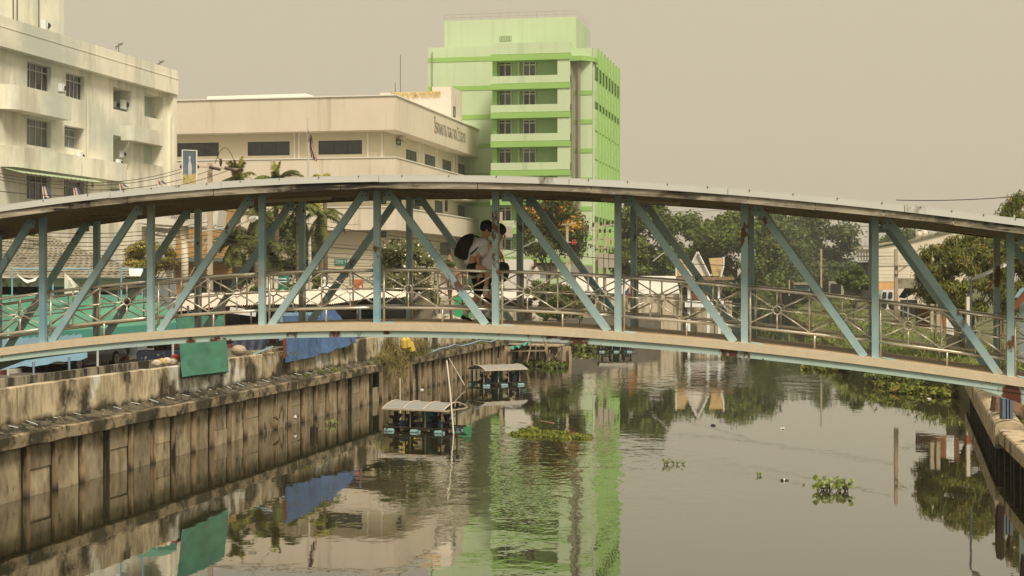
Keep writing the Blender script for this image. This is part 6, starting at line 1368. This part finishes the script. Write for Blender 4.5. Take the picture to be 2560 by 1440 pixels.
skin('shorts', m_shorts, wkr, [Q(1204, 694), Q(1211, 708, -.08), Q(1219, 735, -.08), Q(1201, 708, .08), Q(1194, 738, .10)], [(0, 1), (1, 2), (0, 3), (3, 4)], [(.135, .13), .105, .095, .105, .095])
b = B().tube([ank1+Vector((0, 0, .11)), ank1+Vector((0, 0, -.01))], [.044, .046], 10); b.build('sock', m_sock, wkr, smooth=True); B().tube([ank2+Vector((.0, 0, .07)), ank2+Vector((.012, 0, -.02))], [.046, .046], 10).build('sock', m_sock, wkr, smooth=True)
shoe(wkr, Vector((ank1.x-.07, ank1.y, fz)), Vector((ank1.x+.20, ank1.y, fz))); z2 = zdeck(1175)
shoe(wkr, ank2+Vector((-.075, 0, -.075)), Vector((ank2.x+.12, ank2.y, z2)))
# the one carried, with the backpack
rdr = thing('person', Q(1185, 690, -.02), 'person with a black backpack riding piggyback with bare bent legs and white socks', 'person')
pel2, che2, nek2, hed2 = Q(1176, 664, -.01), Q(1196, 610, -.02), Q(1210, 596, -.04), Q(1218, 576, -.05)
figure(rdr, pel2, che2, nek2, hed2,
       [[Q(1184, 668, -.17), Q(1204, 672, -.25), Q(1219, 680, -.26), Q(1216, 708, -.26), Q(1214, 736, -.26), Q(1222, 748, -.26)],
        [Q(1184, 668, .17), Q(1204, 672, .27), Q(1222, 682, .28), Q(1222, 708, .27), Q(1222, 736, .26), Q(1230, 747, .26)]],
       [[Q(1206, 603, -.17), Q(1230, 618, -.16), Q(1246, 632, -.08), Q(1257, 648, -.02)], [Q(1206, 602, .14), Q(1232, 612, .16), Q(1248, 628, .12), Q(1258, 646, .06)]])
head_parts(rdr, hed2+Vector((0, 0, .02)), 1, .55)
hand(rdr, Q(1257, 646, -.03), Vector((.3, 0, -1)), Vector((1, -.2, .2)))
skin('shirt', m_shirt, rdr, [Q(1171, 668), Q(1181, 645), che2, Q(1204, 597, -.03), Q(1207, 603, -.17), Q(1224, 612, -.17), Q(1207, 602, .14), Q(1226, 609, .16)], [(0, 1), (1, 2), (2, 3), (2, 4), (4, 5), (2, 6), (6, 7)], [(.135, .13), (.14, .135), (.15, .14), .075, .08, .072, .08, .072], root=2)
skin('shorts', m_shorts, rdr, [Q(1173, 668), Q(1186, 672, -.16), Q(1200, 674, -.23), Q(1186, 672, .16), Q(1202, 674, .25)], [(0, 1), (1, 2), (0, 3), (3, 4)], [(.15, .14), .105, .09, .105, .09])
for a, c in ((Q(1215, 716, -.26), Q(1213, 742, -.26)), (Q(1222, 716, .27), Q(1222, 742, .26))): B().tube([a, c], [.046, .042], 10).build('sock', m_sock, rdr, smooth=True)
shoe(rdr, Q(1208, 752, -.26), Q(1238, 762, -.26)); shoe(rdr, Q(1216, 750, .26), Q(1246, 757, .26))
bp_ = thing('backpack', Q(1165, 640, -.02), 'rounded black backpack worn on the back of the carried person', 'backpack')
def sack(name, mat, root, pts, rx, ry):
    rows = []; n_ = len(pts)
    for i, p in enumerate(pts): rows.append([p+Vector((rx[i]*cos(a)*abs(cos(a))**-.25 if abs(cos(a)) > .01 else 0, ry[i]*sin(a), 0)) for a in [2*pi*j/14 for j in range(15)]])
    B().grid(rows).add(rows[0][:14], [tuple(range(14))]).add(rows[-1][:14], [tuple(range(14))[::-1]]).build(name, mat, root, smooth=True)
sack('sack', m_pack, bp_, [Q(1163, 650), Q(1160, 646), Q(1158, 632), Q(1160, 612), Q(1166, 598), Q(1174, 588), Q(1178, 584)], [.05, .10, .125, .135, .125, .09, .03], [.10, .15, .165, .165, .15, .12, .05])
sack('front_pocket', m_pack, bp_, [Q(1147, 644), Q(1144, 638), Q(1144, 622), Q(1148, 614)], [.03, .06, .06, .02], [.06, .11, .11, .06])
B().tube([Q(1176, 636, -.16), Q(1190, 624, -.19), Q(1203, 606, -.19), Q(1205, 596, -.14), Q(1190, 590, -.12), Q(1176, 594, -.10)], .014, 6).build('strap', m_pack, bp_)
hb = thing('shoulder_bag', Q(1258, 690, .0), 'dark green bag hanging in front of the walking person', 'bag')
sack('sack', m_bag, hb, [Q(1256, 704), Q(1257, 700), Q(1259, 684), Q(1259, 668), Q(1257, 658), Q(1255, 655)], [.04, .08, .095, .10, .08, .03], [.08, .12, .13, .13, .11, .05])
B().tube([Q(1254, 658, -.05), Q(1240, 606, -.08)], .01, 5).build('strap', m_bag, hb)
# loose cable looped on a far truss post

# ---------------------------------------------------------------- haze in the air
hz = B().box((0, 700, 20.3), (3000, 1500, 47.4)); ho = hz.build('haze', bpy.data.materials.new('haze'), raw=True, loc=(0, 0, 0), kind='stuff', label='thin warm haze filling the air over the canal', cat='haze')
hm = ho.data.materials[0]; hm.use_nodes = True; hn, hl = hm.node_tree.nodes, hm.node_tree.links; hn.clear()
pv_ = hn.new('ShaderNodeVolumePrincipled'); pv_.inputs['Color'].default_value = (.93, .93, .90, 1); pv_.inputs['Density'].default_value = .00042; pv_.inputs['Anisotropy'].default_value = .2
hout = hn.new('ShaderNodeOutputMaterial'); hl.new(pv_.outputs[0], hout.inputs['Volume'])
